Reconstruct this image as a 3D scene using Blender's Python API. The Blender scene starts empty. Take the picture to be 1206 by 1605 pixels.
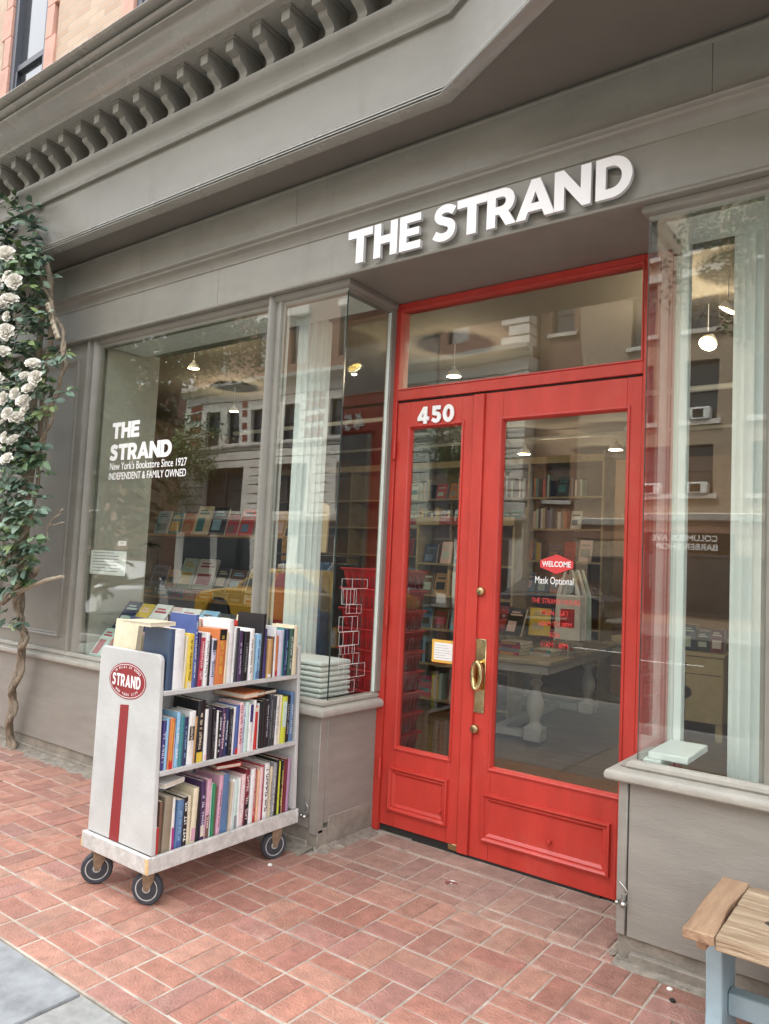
import bpy, bmesh, math, random
from mathutils import Vector, Matrix, Euler
from math import sin, cos, pi, radians
RND = random.Random(7)
SC = bpy.context.scene
COL = SC.collection

# ------------------------------------------------------------------ camera
cd = bpy.data.cameras.new('camera')
cam = bpy.data.objects.new('camera', cd); COL.objects.link(cam)
cd.sensor_fit = 'VERTICAL'; cd.sensor_height = 24.0; cd.sensor_width = 24.0
cd.lens = 24.0 * 1182.0 / 1605.0
cd.clip_start = 0.05; cd.clip_end = 2000
RR = ((0.80252931, -0.00429025, -0.59659726), (0.59477458, 0.08418801, 0.79947206), (0.0467964, -0.99644065, 0.07011508))
M = Matrix(((RR[0][0], -RR[0][1], -RR[0][2], 2.7429), (RR[1][0], -RR[1][1], -RR[1][2], -3.1700), (RR[2][0], -RR[2][1], -RR[2][2], 1.55), (0, 0, 0, 1)))
cam.matrix_world = M
SC.camera = cam
# ------------------------------------------------------------------ sky, sun, exposure
W = bpy.data.worlds.new('World'); SC.world = W; W.use_nodes = True
nt = W.node_tree; nt.nodes.clear()
wo = nt.nodes.new('ShaderNodeOutputWorld'); bg = nt.nodes.new('ShaderNodeBackground')
sky = nt.nodes.new('ShaderNodeTexSky'); sky.sky_type = 'NISHITA'; sky.sun_disc = False
SUN_EL, SUN_AZ = radians(58), radians(-28)
sky.sun_elevation = SUN_EL; sky.sun_rotation = SUN_AZ; sky.air_density = 1.0; sky.dust_density = 3.0; sky.ozone_density = 0.6
# thin bright overcast: procedural cloud veil over the clear sky
tc = nt.nodes.new('ShaderNodeTexCoord'); nz = nt.nodes.new('ShaderNodeTexNoise'); nz.inputs['Scale'].default_value = 2.2; nz.inputs['Detail'].default_value = 5
rmp = nt.nodes.new('ShaderNodeMapRange'); rmp.inputs[1].default_value = 0.3; rmp.inputs[2].default_value = 0.7; rmp.inputs[3].default_value = 0.62; rmp.inputs[4].default_value = 0.95
mx = nt.nodes.new('ShaderNodeMix'); mx.data_type = 'RGBA'; mx.inputs[7].default_value = (8.3, 8.35, 8.5, 1)
nt.links.new(tc.outputs['Generated'], nz.inputs['Vector']); nt.links.new(nz.outputs['Fac'], rmp.inputs[0]); nt.links.new(rmp.outputs[0], mx.inputs[0])
nt.links.new(sky.outputs[0], mx.inputs[6]); # overcast skies are about three times brighter overhead than at the horizon
sx_ = nt.nodes.new('ShaderNodeSeparateXYZ'); zr = nt.nodes.new('ShaderNodeMapRange'); zr.inputs[1].default_value = 0.0; zr.inputs[2].default_value = 1.0; zr.inputs[3].default_value = 0.62; zr.inputs[4].default_value = 2.1
nt.links.new(tc.outputs['Generated'], sx_.inputs[0]); nt.links.new(sx_.outputs[2], zr.inputs[0])
vm = nt.nodes.new('ShaderNodeVectorMath'); vm.operation = 'SCALE'; nt.links.new(mx.outputs[2], vm.inputs[0]); nt.links.new(zr.outputs[0], vm.inputs['Scale'])
nt.links.new(vm.outputs[0], bg.inputs['Color']); bg.inputs['Strength'].default_value = 0.14
nt.links.new(bg.outputs[0], wo.inputs['Surface'])
sl = bpy.data.lights.new('sun', 'SUN'); sl.energy = 3.4; sl.angle = radians(12); sl.color = (1.0, 0.95, 0.87)
so = bpy.data.objects.new('sun', sl); COL.objects.link(so)
sd = Vector((sin(SUN_AZ) * cos(SUN_EL), cos(SUN_AZ) * cos(SUN_EL), sin(SUN_EL)))
so.rotation_euler = sd.to_track_quat('Z', 'Y').to_euler(); so.location = (0, -6, 12)
SC.view_settings.view_transform = 'Standard'; SC.view_settings.look = 'None'
SC.view_settings.gamma = 1.0; SC.view_settings.use_curve_mapping = False
SC.view_settings.exposure = 1.48
try:
    SC.cycles.transparent_max_bounces = 24; SC.cycles.max_bounces = 8
except Exception: pass

# ------------------------------------------------------------------ materials
MATS = {}
def mat(name, col, rough=0.6, metal=0.0, var=0.0, vscale=8.0, bump=0.0, bscale=40.0, emit=None, estr=0.0, col2=None, stretch=None, coat=0.0, spec=0.5, attr=None, detail=4, dirt=None):
    if name in MATS: return MATS[name]
    m = bpy.data.materials.new(name); m.use_nodes = True; n = m.node_tree; b = n.nodes['Principled BSDF']
    b.inputs['Roughness'].default_value = rough; b.inputs['Metallic'].default_value = metal
    b.inputs['Base Color'].default_value = (*col, 1); b.inputs['Coat Weight'].default_value = coat
    b.inputs['Specular IOR Level'].default_value = spec
    tc = n.nodes.new('ShaderNodeTexCoord'); vec = tc.outputs['Object']
    if stretch:
        mp = n.nodes.new('ShaderNodeMapping'); mp.inputs['Scale'].default_value = stretch
        n.links.new(vec, mp.inputs['Vector']); vec = mp.outputs[0]
    src = None
    if attr:
        at = n.nodes.new('ShaderNodeAttribute'); at.attribute_name = attr; src = at.outputs['Color']
    if var > 0:
        nz = n.nodes.new('ShaderNodeTexNoise'); nz.inputs['Scale'].default_value = vscale; nz.inputs['Detail'].default_value = detail; nz.inputs['Roughness'].default_value = 0.65
        n.links.new(vec, nz.inputs['Vector'])
        mr = n.nodes.new('ShaderNodeMapRange'); mr.inputs[1].default_value = 0.3; mr.inputs[2].default_value = 0.7
        n.links.new(nz.outputs['Fac'], mr.inputs[0])
        mixn = n.nodes.new('ShaderNodeMix'); mixn.data_type = 'RGBA'
        if src is not None:
            mixn.blend_type = 'MULTIPLY'; mixn.inputs[0].default_value = 1.0
            mr.inputs[3].default_value = 1 - var; mr.inputs[4].default_value = 1 + var
            cb = n.nodes.new('ShaderNodeCombineColor')
            for i in range(3): n.links.new(mr.outputs[0], cb.inputs[i])
            n.links.new(src, mixn.inputs[6]); n.links.new(cb.outputs[0], mixn.inputs[7])
        else:
            a = tuple(max(0, c * (1 - var)) for c in col); c2 = col2 or tuple(min(1, c * (1 + var)) for c in col)
            mixn.inputs[6].default_value = (*(a if not col2 else col), 1); mixn.inputs[7].default_value = (*c2, 1)
            n.links.new(mr.outputs[0], mixn.inputs[0])
        n.links.new(mixn.outputs[2], b.inputs['Base Color'])
        rr = n.nodes.new('ShaderNodeMapRange'); rr.inputs[3].default_value = max(0.05, rough - 0.1); rr.inputs[4].default_value = min(1, rough + 0.12)
        n.links.new(nz.outputs['Fac'], rr.inputs[0]); n.links.new(rr.outputs[0], b.inputs['Roughness'])
    elif src is not None:
        n.links.new(src, b.inputs['Base Color'])
    if dirt:
        for (dsc, lo, hi, amt, dcol) in dirt:
            lk = b.inputs['Base Color'].links; cur = lk[0].from_socket if lk else None
            mp = n.nodes.new('ShaderNodeMapping'); mp.inputs['Scale'].default_value = dsc; mp.inputs['Location'].default_value = (3.1, 1.7, 5.3)
            n.links.new(tc.outputs['Object'], mp.inputs['Vector']); dn = n.nodes.new('ShaderNodeTexNoise'); dn.inputs['Scale'].default_value = 1.0; dn.inputs['Detail'].default_value = 7; dn.inputs['Roughness'].default_value = 0.6
            n.links.new(mp.outputs[0], dn.inputs['Vector']); dr = n.nodes.new('ShaderNodeMapRange'); dr.inputs[1].default_value = lo; dr.inputs[2].default_value = hi; dr.inputs[3].default_value = 0; dr.inputs[4].default_value = amt
            n.links.new(dn.outputs['Fac'], dr.inputs[0]); dm = n.nodes.new('ShaderNodeMix'); dm.data_type = 'RGBA'; n.links.new(dr.outputs[0], dm.inputs[0])
            if cur: n.links.new(cur, dm.inputs[6])
            else: dm.inputs[6].default_value = (*col, 1)
            dm.inputs[7].default_value = (*dcol, 1); n.links.new(dm.outputs[2], b.inputs['Base Color'])
    if bump > 0:
        nb = n.nodes.new('ShaderNodeTexNoise'); nb.inputs['Scale'].default_value = bscale; nb.inputs['Detail'].default_value = 5
        n.links.new(vec, nb.inputs['Vector'])
        bp = n.nodes.new('ShaderNodeBump'); bp.inputs['Strength'].default_value = bump; bp.inputs['Distance'].default_value = 0.01
        n.links.new(nb.outputs['Fac'], bp.inputs['Height']); n.links.new(bp.outputs[0], b.inputs['Normal'])
    if emit:
        b.inputs['Emission Color'].default_value = (*emit, 1); b.inputs['Emission Strength'].default_value = estr
    MATS[name] = m; return m

def srgb(r, g, b):
    f = lambda c: ((c / 255) / 12.92) if c / 255 <= 0.04045 else (((c / 255) + 0.055) / 1.055) ** 2.4
    return (f(r), f(g), f(b))

GREY = mat('grey_paint', (0.228, 0.221, 0.188), 0.40, var=0.10, vscale=2.6, bump=0.10, bscale=55, stretch=(1, 1, 2.2), dirt=[((9, 9, .8), .56, .74, .38, (.15, .14, .115)), ((38, 38, 38), .70, .76, .6, (.10, .09, .075)), ((1.1, 1.1, 3), .50, .80, .30, (.36, .35, .31))])
GREYP = mat('grey_panel_paint', (0.262, 0.250, 0.219), 0.5, var=0.12, vscale=3.5, bump=0.16, bscale=40, stretch=(0.7, 0.7, 3.5), dirt=[((5, 5, 1.2), .56, .78, .35, (.17, .155, .13)), ((30, 30, 30), .70, .76, .7, (.48, .46, .41)), ((2, 2, 5), .52, .8, .3, (.38, .36, .32))])
PLINTH = mat('plinth_stone', (0.25, 0.225, 0.185), 0.8, var=0.28, vscale=9, bump=0.5, bscale=60)
SILLM = mat('sill_paint', (0.35, 0.335, 0.29), 0.5, var=0.12, vscale=9, bump=0.2, bscale=60, dirt=[((14, 14, 14), .62, .74, .4, (.22, .20, .17))])
RED = mat('red_paint', (0.50, 0.043, 0.030), 0.36, var=0.13, vscale=3.0, bump=0.10, bscale=50, stretch=(2, 2, 0.7), dirt=[((6, 6, 2), .56, .80, .35, (.36, .045, .035)), ((34, 34, 22), .70, .76, .55, (.20, .03, .025)), ((3, 3, 3), .56, .82, .28, (.62, .17, .13))])
WHITEM = mat('white_letter_paint', (0.86, 0.86, 0.85), 0.4)
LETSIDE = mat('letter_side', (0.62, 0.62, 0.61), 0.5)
DECALW = mat('white_vinyl', (0.86, 0.86, 0.84), 0.5)
DECALR = mat('red_vinyl', (0.62, 0.05, 0.05), 0.5)
BRASS = mat('brass', (0.80, 0.62, 0.30), 0.18, metal=1.0, var=0.22, vscale=30, col2=(0.42, 0.30, 0.12))
BRASSD = mat('aged_brass', (0.48, 0.37, 0.2), 0.34, metal=1.0, var=0.3, vscale=60)
STEEL = mat('steel', (0.5, 0.5, 0.47), 0.35, metal=1.0, var=0.2, vscale=40)
DARK = mat('dark_gap', (0.02, 0.018, 0.016), 0.8)
RUBBER = mat('caster_rubber', (0.03, 0.033, 0.04), 0.65, var=0.3, vscale=30)
HUB = mat('wheel_hub', (0.36, 0.36, 0.35), 0.5, var=0.3, vscale=40)
RUST = mat('rusty_fork', (0.22, 0.15, 0.095), 0.6, metal=0.4, var=0.35, vscale=40)
CARTW = mat('cart_white_paint', (0.50, 0.50, 0.48), 0.5, var=0.10, vscale=5, bump=0.12, bscale=60, dirt=[((9, 9, 3), .58, .8, .35, (.36, .33, .28)), ((40, 40, 40), .72, .77, .6, (.2, .17, .13))])
CARTB = mat('cart_base_paint', (0.52, 0.508, 0.478), 0.55, var=0.22, vscale=26, bump=0.25, bscale=80)
BAREW = mat('bare_wood', (0.62, 0.43, 0.19), 0.7, var=0.25, vscale=30)
CARTR = mat('cart_red_paint', (0.25, 0.016, 0.018), 0.45, var=0.1)
PAPER = mat('book_paper', (0.66, 0.60, 0.48), 0.8, var=0.10, vscale=60, stretch=(1, 1, 1))
PAPERW = mat('white_paper', (0.80, 0.79, 0.75), 0.7)
BARK = mat('vine_bark', (0.22, 0.18, 0.13), 0.85, var=0.55, vscale=30, bump=0.6, bscale=70, stretch=(1, 1, 0.3))
PALE = mat('pale_bark', (0.36, 0.31, 0.23), 0.8, var=0.3, vscale=40, bump=0.4, bscale=60)
LEAF = mat('rose_leaf', (0.05, 0.10, 0.045), 0.5, attr='tint', var=0.2, vscale=15)
PETAL = mat('rose_petal', (0.84, 0.81, 0.73), 0.6, var=0.06, vscale=50)
BENCHW = mat('bench_plank', (0.20, 0.125, 0.07), 0.66, var=0.45, vscale=9, bump=0.9, bscale=26, stretch=(0.30, 4.2, 4.2), col2=(0.50, 0.39, 0.26), detail=8)
BENCHE = mat('bench_end_board', (0.22, 0.125, 0.075), 0.6, var=0.4, vscale=9, bump=0.45, bscale=24, stretch=(3.2, 0.35, 3.2), col2=(0.46, 0.31, 0.19), detail=8)
BLUE = mat('pale_blue_paint', (0.30, 0.42, 0.47), 0.45, var=0.10, vscale=8)
KNOT = mat('dark_knot', (0.06, 0.045, 0.035), 0.8)
TRIMW = mat('white_trim', (0.80, 0.83, 0.80), 0.5, var=0.04)
BEIGE = mat('beige_wall', (0.47, 0.46, 0.40), 0.8, var=0.06, vscale=2)
SHOPWALL = mat('shop_wall', (0.22, 0.145, 0.095), 0.85, var=0.1, vscale=2)
CEIL = mat('shop_ceiling', (0.20, 0.175, 0.145), 0.9)
WOODF = mat('shop_floorboards', (0.12, 0.07, 0.04), 0.45, var=0.4, vscale=5, bump=0.15, bscale=20, stretch=(0.5, 5, 1), col2=(0.27, 0.18, 0.105))
SHELFW = mat('shelf_wood', (0.50, 0.29, 0.11), 0.5, var=0.25, vscale=6, stretch=(0.5, 4, 4))
SHELFL = mat('shelf_light_wood', (0.42, 0.33, 0.19), 0.55, var=0.2, vscale=6)
TABLEG = mat('grey_table_paint', (0.45, 0.44, 0.40), 0.5, var=0.1)
BASKET = mat('red_plastic', (0.48, 0.012, 0.02), 0.4)
CREAMC = mat('cream_cabinet', (0.55, 0.47, 0.27), 0.5, var=0.1)
BLACK = mat('black_lacquer', (0.015, 0.014, 0.013), 0.35)
LAMPM = mat('lamp_shade', (0.75, 0.75, 0.72), 0.4)
BULB = mat('lamp_glow', (0.85, 0.60, 0.14), 0.5, emit=(1.0, 0.84, 0.30), estr=0.55)
MIRR = mat('curb_stone', (0.33, 0.32, 0.30), 0.8, var=0.2)
NOTE = mat('yellow_frame', (0.72, 0.42, 0.07), 0.5)

def glass_mat(name, tint=(0.93, 0.96, 0.94), f0=0.04, wob=0.012):
    m = bpy.data.materials.new(name); m.use_nodes = True; n = m.node_tree; n.nodes.clear()
    o = n.nodes.new('ShaderNodeOutputMaterial'); mx = n.nodes.new('ShaderNodeMixShader')
    t = n.nodes.new('ShaderNodeBsdfTransparent'); t.inputs[0].default_value = (*tint, 1)
    g = n.nodes.new('ShaderNodeBsdfGlossy'); g.inputs['Roughness'].default_value = 0.0
    lw = n.nodes.new('ShaderNodeLayerWeight'); lw.inputs[0].default_value = 0.5
    pw = n.nodes.new('ShaderNodeMath'); pw.operation = 'POWER'; pw.inputs[1].default_value = 4.3
    mr = n.nodes.new('ShaderNodeMapRange'); mr.inputs[3].default_value = f0; mr.inputs[4].default_value = 1.0
    n.links.new(lw.outputs['Facing'], pw.inputs[0]); n.links.new(pw.outputs[0], mr.inputs[0]); n.links.new(mr.outputs[0], mx.inputs[0])
    tc = n.nodes.new('ShaderNodeTexCoord'); nz = n.nodes.new('ShaderNodeTexNoise'); nz.inputs['Scale'].default_value = 1.4; nz.inputs['Detail'].default_value = 1
    bp = n.nodes.new('ShaderNodeBump'); bp.inputs['Strength'].default_value = 0.35; bp.inputs['Distance'].default_value = wob
    n.links.new(tc.outputs['Object'], nz.inputs['Vector']); n.links.new(nz.outputs['Fac'], bp.inputs['Height']); n.links.new(bp.outputs[0], g.inputs['Normal'])
    n.links.new(t.outputs[0], mx.inputs[1]); n.links.new(g.outputs[0], mx.inputs[2]); n.links.new(mx.outputs[0], o.inputs['Surface'])
    MATS[name] = m; return m
GLASS = glass_mat('window_glass', f0=0.064, wob=0.0045)

def brick_mat(name, c1, c2, mortar, scale=1.0, bw=0.22, bh=0.075):
    m = bpy.data.materials.new(name); m.use_nodes = True; n = m.node_tree; b = n.nodes['Principled BSDF']
    tc = n.nodes.new('ShaderNodeTexCoord'); sp = n.nodes.new('ShaderNodeSeparateXYZ'); cb = n.nodes.new('ShaderNodeCombineXYZ')
    ad = n.nodes.new('ShaderNodeMath'); ad.operation = 'ADD'
    n.links.new(tc.outputs['Object'], sp.inputs[0]); n.links.new(sp.outputs[0], ad.inputs[0]); n.links.new(sp.outputs[1], ad.inputs[1])
    n.links.new(ad.outputs[0], cb.inputs[0]); n.links.new(sp.outputs[2], cb.inputs[1])
    br = n.nodes.new('ShaderNodeTexBrick'); br.inputs['Color1'].default_value = (*c1, 1); br.inputs['Color2'].default_value = (*c2, 1); br.inputs['Mortar'].default_value = (*mortar, 1)
    br.inputs['Scale'].default_value = scale; br.inputs['Brick Width'].default_value = bw; br.inputs['Row Height'].default_value = bh; br.inputs['Mortar Size'].default_value = 0.006
    br.inputs['Mortar Smooth'].default_value = 0.3
    n.links.new(cb.outputs[0], br.inputs['Vector']); n.links.new(br.outputs['Color'], b.inputs['Base Color']); b.inputs['Roughness'].default_value = 0.85
    bp = n.nodes.new('ShaderNodeBump'); bp.inputs['Strength'].default_value = 0.4; bp.inputs['Distance'].default_value = 0.01; bp.invert = True
    n.links.new(br.outputs['Fac'], bp.inputs['Height']); n.links.new(bp.outputs[0], b.inputs['Normal'])
    MATS[name] = m; return m
BRICKO = brick_mat('orange_brick', (0.44, 0.31, 0.22), (0.52, 0.40, 0.29), (0.44, 0.37, 0.30))
TERRA = mat('terracotta_stone', (0.52, 0.29, 0.22), 0.7, var=0.2, vscale=4)
BRICKB = brick_mat('buff_brick', (0.36, 0.27, 0.19), (0.45, 0.35, 0.25), (0.38, 0.33, 0.27))
BRICKR = brick_mat('brown_brick', (0.25, 0.15, 0.11), (0.32, 0.19, 0.14), (0.30, 0.23, 0.18))
LIME = mat('limestone', (0.70, 0.67, 0.61), 0.8, var=0.12, vscale=1.5, bump=0.1, bscale=10)
REDB = mat('dark_red_stone', (0.26, 0.08, 0.055), 0.8, var=0.15)
WINDARK = mat('dark_window_glass', (0.05, 0.055, 0.06), 0.08, spec=0.9)
WINFR = mat('dark_window_frame', (0.07, 0.075, 0.09), 0.5)
BLIND = mat('pale_blind', (0.45, 0.44, 0.42), 0.8)
TREELEAF = mat('tree_leaf', (0.06, 0.11, 0.035), 0.55, attr='tint')
ASPH = mat('asphalt', (0.032, 0.032, 0.033), 0.85, var=0.2, vscale=3, bump=0.3, bscale=80)
CONC = mat('concrete_paving', (0.17, 0.165, 0.155), 0.85, var=0.18, vscale=5, bump=0.2, bscale=90)
SLATE = mat('bluestone_slab', (0.215, 0.228, 0.235), 0.75, var=0.3, vscale=9, bump=0.15, bscale=60, dirt=[((4, 4, 4), .5, .75, .4, (.34, .35, .35)), ((30, 30, 30), .7, .76, .5, (.07, .07, .07))])
SLABC = mat('concrete_slab', (0.25, 0.255, 0.24), 0.8, var=0.2, vscale=26, bump=0.2, bscale=90, dirt=[((3, 3, 3), .5, .75, .35, (.2, .19, .18)), ((30, 30, 30), .7, .76, .5, (.1, .1, .1))])
MORTAR = mat('mortar_joint', (0.52, 0.47, 0.40), 0.9, var=0.3, vscale=6, bump=0.5, bscale=90, col2=(0.30, 0.25, 0.20), detail=6, dirt=[((5, 5, 5), .50, .66, .75, (.17, .15, .12))])
BRICKPAVE = mat('paving_brick', (0.4, 0.15, 0.1), 0.72, attr='tint', var=0.24, vscale=17, bump=0.8, bscale=95, detail=9, dirt=[((2.2, 2.2, 2.2), .52, .75, .45, (.22, .15, .12)), ((16, 16, 16), .68, .76, .6, (.11, .075, .06)), ((7, 7, 7), .60, .80, .45, (.55, .42, .34))])
DIRT = mat('mortar_fillet', (0.24, 0.215, 0.175), 0.9, var=0.35, vscale=20, bump=0.9, bscale=70)

# ------------------------------------------------------------------ helpers
def wloc(p):
    v = Vector((0, 0, 0))
    while p is not None: v += p.location; p = p.parent
    return v
LABELS = {}
def tag(o, label=None, cat=None, group=None, kind=None):
    if label:
        w = len(label.split()); assert 4 <= w <= 16, (w, label)
        if label in LABELS and not group: print('DUP LABEL', label)
        LABELS[label] = 1; o['label'] = label
    if cat: o['category'] = cat
    if group: o['group'] = group
    if kind: o['kind'] = kind
    return o
def thing(name, label, cat, loc=(0, 0, 0), group=None, rz=0):
    o = bpy.data.objects.new(name, None); COL.objects.link(o); o.location = loc; o.rotation_euler = (0, 0, rz)
    o.empty_display_size = 0.1
    return tag(o, label, cat, group)
class MB:
    def __init__(s): s.v = []; s.f = []; s.c = []; s.cur = None; s.mi = []; s.m = 0
    def face(s, idx):
        s.f.append(tuple(idx)); s.c.append(s.cur); s.mi.append(s.m)
    def add(s, vs, fs):
        k = len(s.v); s.v += [tuple(p) for p in vs]
        for f in fs: s.face([k + i for i in f])
    def box(s, x0, x1, y0, y1, z0, z1):
        if x0 > x1: x0, x1 = x1, x0
        if y0 > y1: y0, y1 = y1, y0
        if z0 > z1: z0, z1 = z1, z0
        s.add([(x0, y0, z0), (x1, y0, z0), (x1, y1, z0), (x0, y1, z0), (x0, y0, z1), (x1, y0, z1), (x1, y1, z1), (x0, y1, z1)],
              [(0, 3, 2, 1), (4, 5, 6, 7), (0, 1, 5, 4), (1, 2, 6, 5), (2, 3, 7, 6), (3, 0, 4, 7)]); return s
    def obox(s, c, sz, mtx):
        c = Vector(c); P = []
        for dz in (-.5, .5):
            for dx, dy in ((-.5, -.5), (.5, -.5), (.5, .5), (-.5, .5)):
                P.append(c + mtx @ Vector((dx * sz[0], dy * sz[1], dz * sz[2])))
        s.add(P, [(0, 3, 2, 1), (4, 5, 6, 7), (0, 1, 5, 4), (1, 2, 6, 5), (2, 3, 7, 6), (3, 0, 4, 7)]); return s
    def prism(s, pts, fn, a, b):
        """pts 2D counterclockwise; fn(u,v,w)->xyz; from w=a to w=b"""
        n = len(pts); P = [fn(u, v, a) for u, v in pts] + [fn(u, v, b) for u, v in pts]
        s.add(P, [tuple(range(n - 1, -1, -1)), tuple(range(n, 2 * n))] + [(i, (i + 1) % n, n + (i + 1) % n, n + i) for i in range(n)]); return s
    def tube(s, pts, rad, n=8, cap=True):
        pts = [Vector(p) for p in pts]
        if not hasattr(rad, '__len__'): rad = [rad] * len(pts)
        rings = []; up = Vector((0, 0, 1)); prev = None
        for i, p in enumerate(pts):
            d = (pts[min(i + 1, len(pts) - 1)] - pts[max(i - 1, 0)]).normalized()
            if prev is None:
                a = d.cross(up if abs(d.z) < .9 else Vector((1, 0, 0))).normalized()
            else: a = (prev - d * prev.dot(d)).normalized()
            prev = a; b = d.cross(a)
            rings.append([p + (a * cos(2 * pi * k / n) + b * sin(2 * pi * k / n)) * rad[i] for k in range(n)])
        k0 = len(s.v); s.v += [tuple(q) for r in rings for q in r]
        for i in range(len(rings) - 1):
            for k in range(n):
                s.face([k0 + i * n + k, k0 + i * n + (k + 1) % n, k0 + (i + 1) * n + (k + 1) % n, k0 + (i + 1) * n + k])
        if cap:
            s.face([k0 + k for k in range(n - 1, -1, -1)]); s.face([k0 + (len(rings) - 1) * n + k for k in range(n)])
        return s
    def lathe(s, prof, c=(0, 0, 0), n=24, axis='z', ang=2 * pi):
        """prof [(r,h)...]"""
        k0 = len(s.v); c = Vector(c)
        for r, h in prof:
            for k in range(n):
                a = 2 * pi * k / n
                if axis == 'z': p = (r * cos(a), r * sin(a), h)
                elif axis == 'y': p = (r * cos(a), h, r * sin(a))
                else: p = (h, r * cos(a), r * sin(a))
                s.v.append(tuple(c + Vector(p)))
        for i in range(len(prof) - 1):
            for k in range(n):
                q = [k0 + i * n + k, k0 + i * n + (k + 1) % n, k0 + (i + 1) * n + (k + 1) % n, k0 + (i + 1) * n + k]
                s.face(q)
        s.face([k0 + k for k in range(n - 1, -1, -1)]); s.face([k0 + (len(prof) - 1) * n + k for k in range(n)])
        return s
    def sweep(s, path, prof, closed=False, cap=True):
        """path: 2D (x,y) polyline; prof: [(out,z)] closed loop counterclockwise; out is to the RIGHT of the path direction"""
        n = len(path); m = len(prof); k0 = len(s.v)
        for i, (x, y) in enumerate(path):
            if i == 0: d0 = d1 = Vector((path[1][0] - x, path[1][1] - y)).normalized()
            elif i == n - 1: d0 = d1 = Vector((x - path[i - 1][0], y - path[i - 1][1])).normalized()
            else:
                d0 = Vector((x - path[i - 1][0], y - path[i - 1][1])).normalized(); d1 = Vector((path[i + 1][0] - x, path[i + 1][1] - y)).normalized()
            n0 = Vector((d0.y, -d0.x)); n1 = Vector((d1.y, -d1.x)); nn = (n0 + n1).normalized(); nn = nn / max(.2, nn.dot(n0))
            for o, z in prof: s.v.append((x + nn.x * o, y + nn.y * o, z))
        for i in range(n - 1):
            for k in range(m):
                s.face([k0 + i * m + k, k0 + i * m + (k + 1) % m, k0 + (i + 1) * m + (k + 1) % m, k0 + (i + 1) * m + k])
        if cap:
            s.face([k0 + k for k in range(m - 1, -1, -1)]); s.face([k0 + (n - 1) * m + k for k in range(m)])
        return s
    def build(s, name, m, parent=None, smooth=35, bevel=0, local=False, mats=None, segs=1):
        me = bpy.data.meshes.new(name)
        off = Vector((0, 0, 0))
        if parent is not None and not local: off = wloc(parent)
        base = Vector((0, 0, 0))
        if parent is None and not local and s.v:
            xs = [p[0] for p in s.v]; ys = [p[1] for p in s.v]; zs = [p[2] for p in s.v]
            base = Vector(((min(xs) + max(xs)) / 2, (min(ys) + max(ys)) / 2, min(zs)))
        o2 = off + base
        me.from_pydata([(p[0] - o2.x, p[1] - o2.y, p[2] - o2.z) for p in s.v], [], s.f)
        bm = bmesh.new(); bm.from_mesh(me); bmesh.ops.recalc_face_normals(bm, faces=bm.faces) if smooth is not None else None; bm.to_mesh(me); bm.free()
        for mm in (mats or [m]): me.materials.append(mm)
        if mats: me.polygons.foreach_set('material_index', s.mi)
        if any(c is not None for c in s.c):
            at = me.color_attributes.new('tint', 'FLOAT_COLOR', 'CORNER')
            dat = []
            for p, c in zip(me.polygons, s.c):
                c = c or (0.5, 0.5, 0.5)
                dat += [c[0], c[1], c[2], 1.0] * p.loop_total
            at.data.foreach_set('color', dat)
        if smooth:
            me.polygons.foreach_set('use_smooth', [True] * len(me.polygons)); me.set_sharp_from_angle(angle=radians(smooth))
        me.update()
        o = bpy.data.objects.new(name, me); COL.objects.link(o); o.location = base
        if parent is not None: o.parent = parent
        if bevel:
            b = o.modifiers.new('bevel', 'BEVEL'); b.width = bevel; b.segments = segs; b.limit_method = 'ANGLE'; b.angle_limit = radians(40)
        return o
def dup(root, loc, rz=None, label=None, group=None):
    r = root.copy(); COL.objects.link(r); r.location = loc
    if rz is not None: r.rotation_euler = (0, 0, rz)
    if label: tag(r, label, None, group)
    for ch in list(root.children):
        c = ch.copy(); COL.objects.link(c); c.parent = r
        for g in list(ch.children):
            d = g.copy(); COL.objects.link(d); d.parent = c
    return r
def frame_rect(mb, x0, x1, z0, z1, w, y0, y1):
    mb.box(x0, x1, y0, y1, z1 - w, z1); mb.box(x0, x1, y0, y1, z0, z0 + w); mb.box(x0, x0 + w, y0, y1, z0 + w, z1 - w); mb.box(x1 - w, x1, y0, y1, z0 + w, z1 - w)
def mould_rect(mb, x0, x1, z0, z1, prof, y):
    """mitred picture-frame moulding, prof [(inward, proud)] from outer edge in, proud toward -y"""
    k0 = len(mb.v); m = len(prof); cs = [(x0, z0, 1, 1), (x1, z0, -1, 1), (x1, z1, -1, -1), (x0, z1, 1, -1)]
    for cx, cz, sx, sz in cs:
        for i, pr in prof: mb.v.append((cx + sx * i, y - pr, cz + sz * i))
    for c in range(4):
        d = (c + 1) % 4
        for k in range(m - 1):
            mb.face([k0 + c * m + k, k0 + d * m + k, k0 + d * m + k + 1, k0 + c * m + k + 1])
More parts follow.
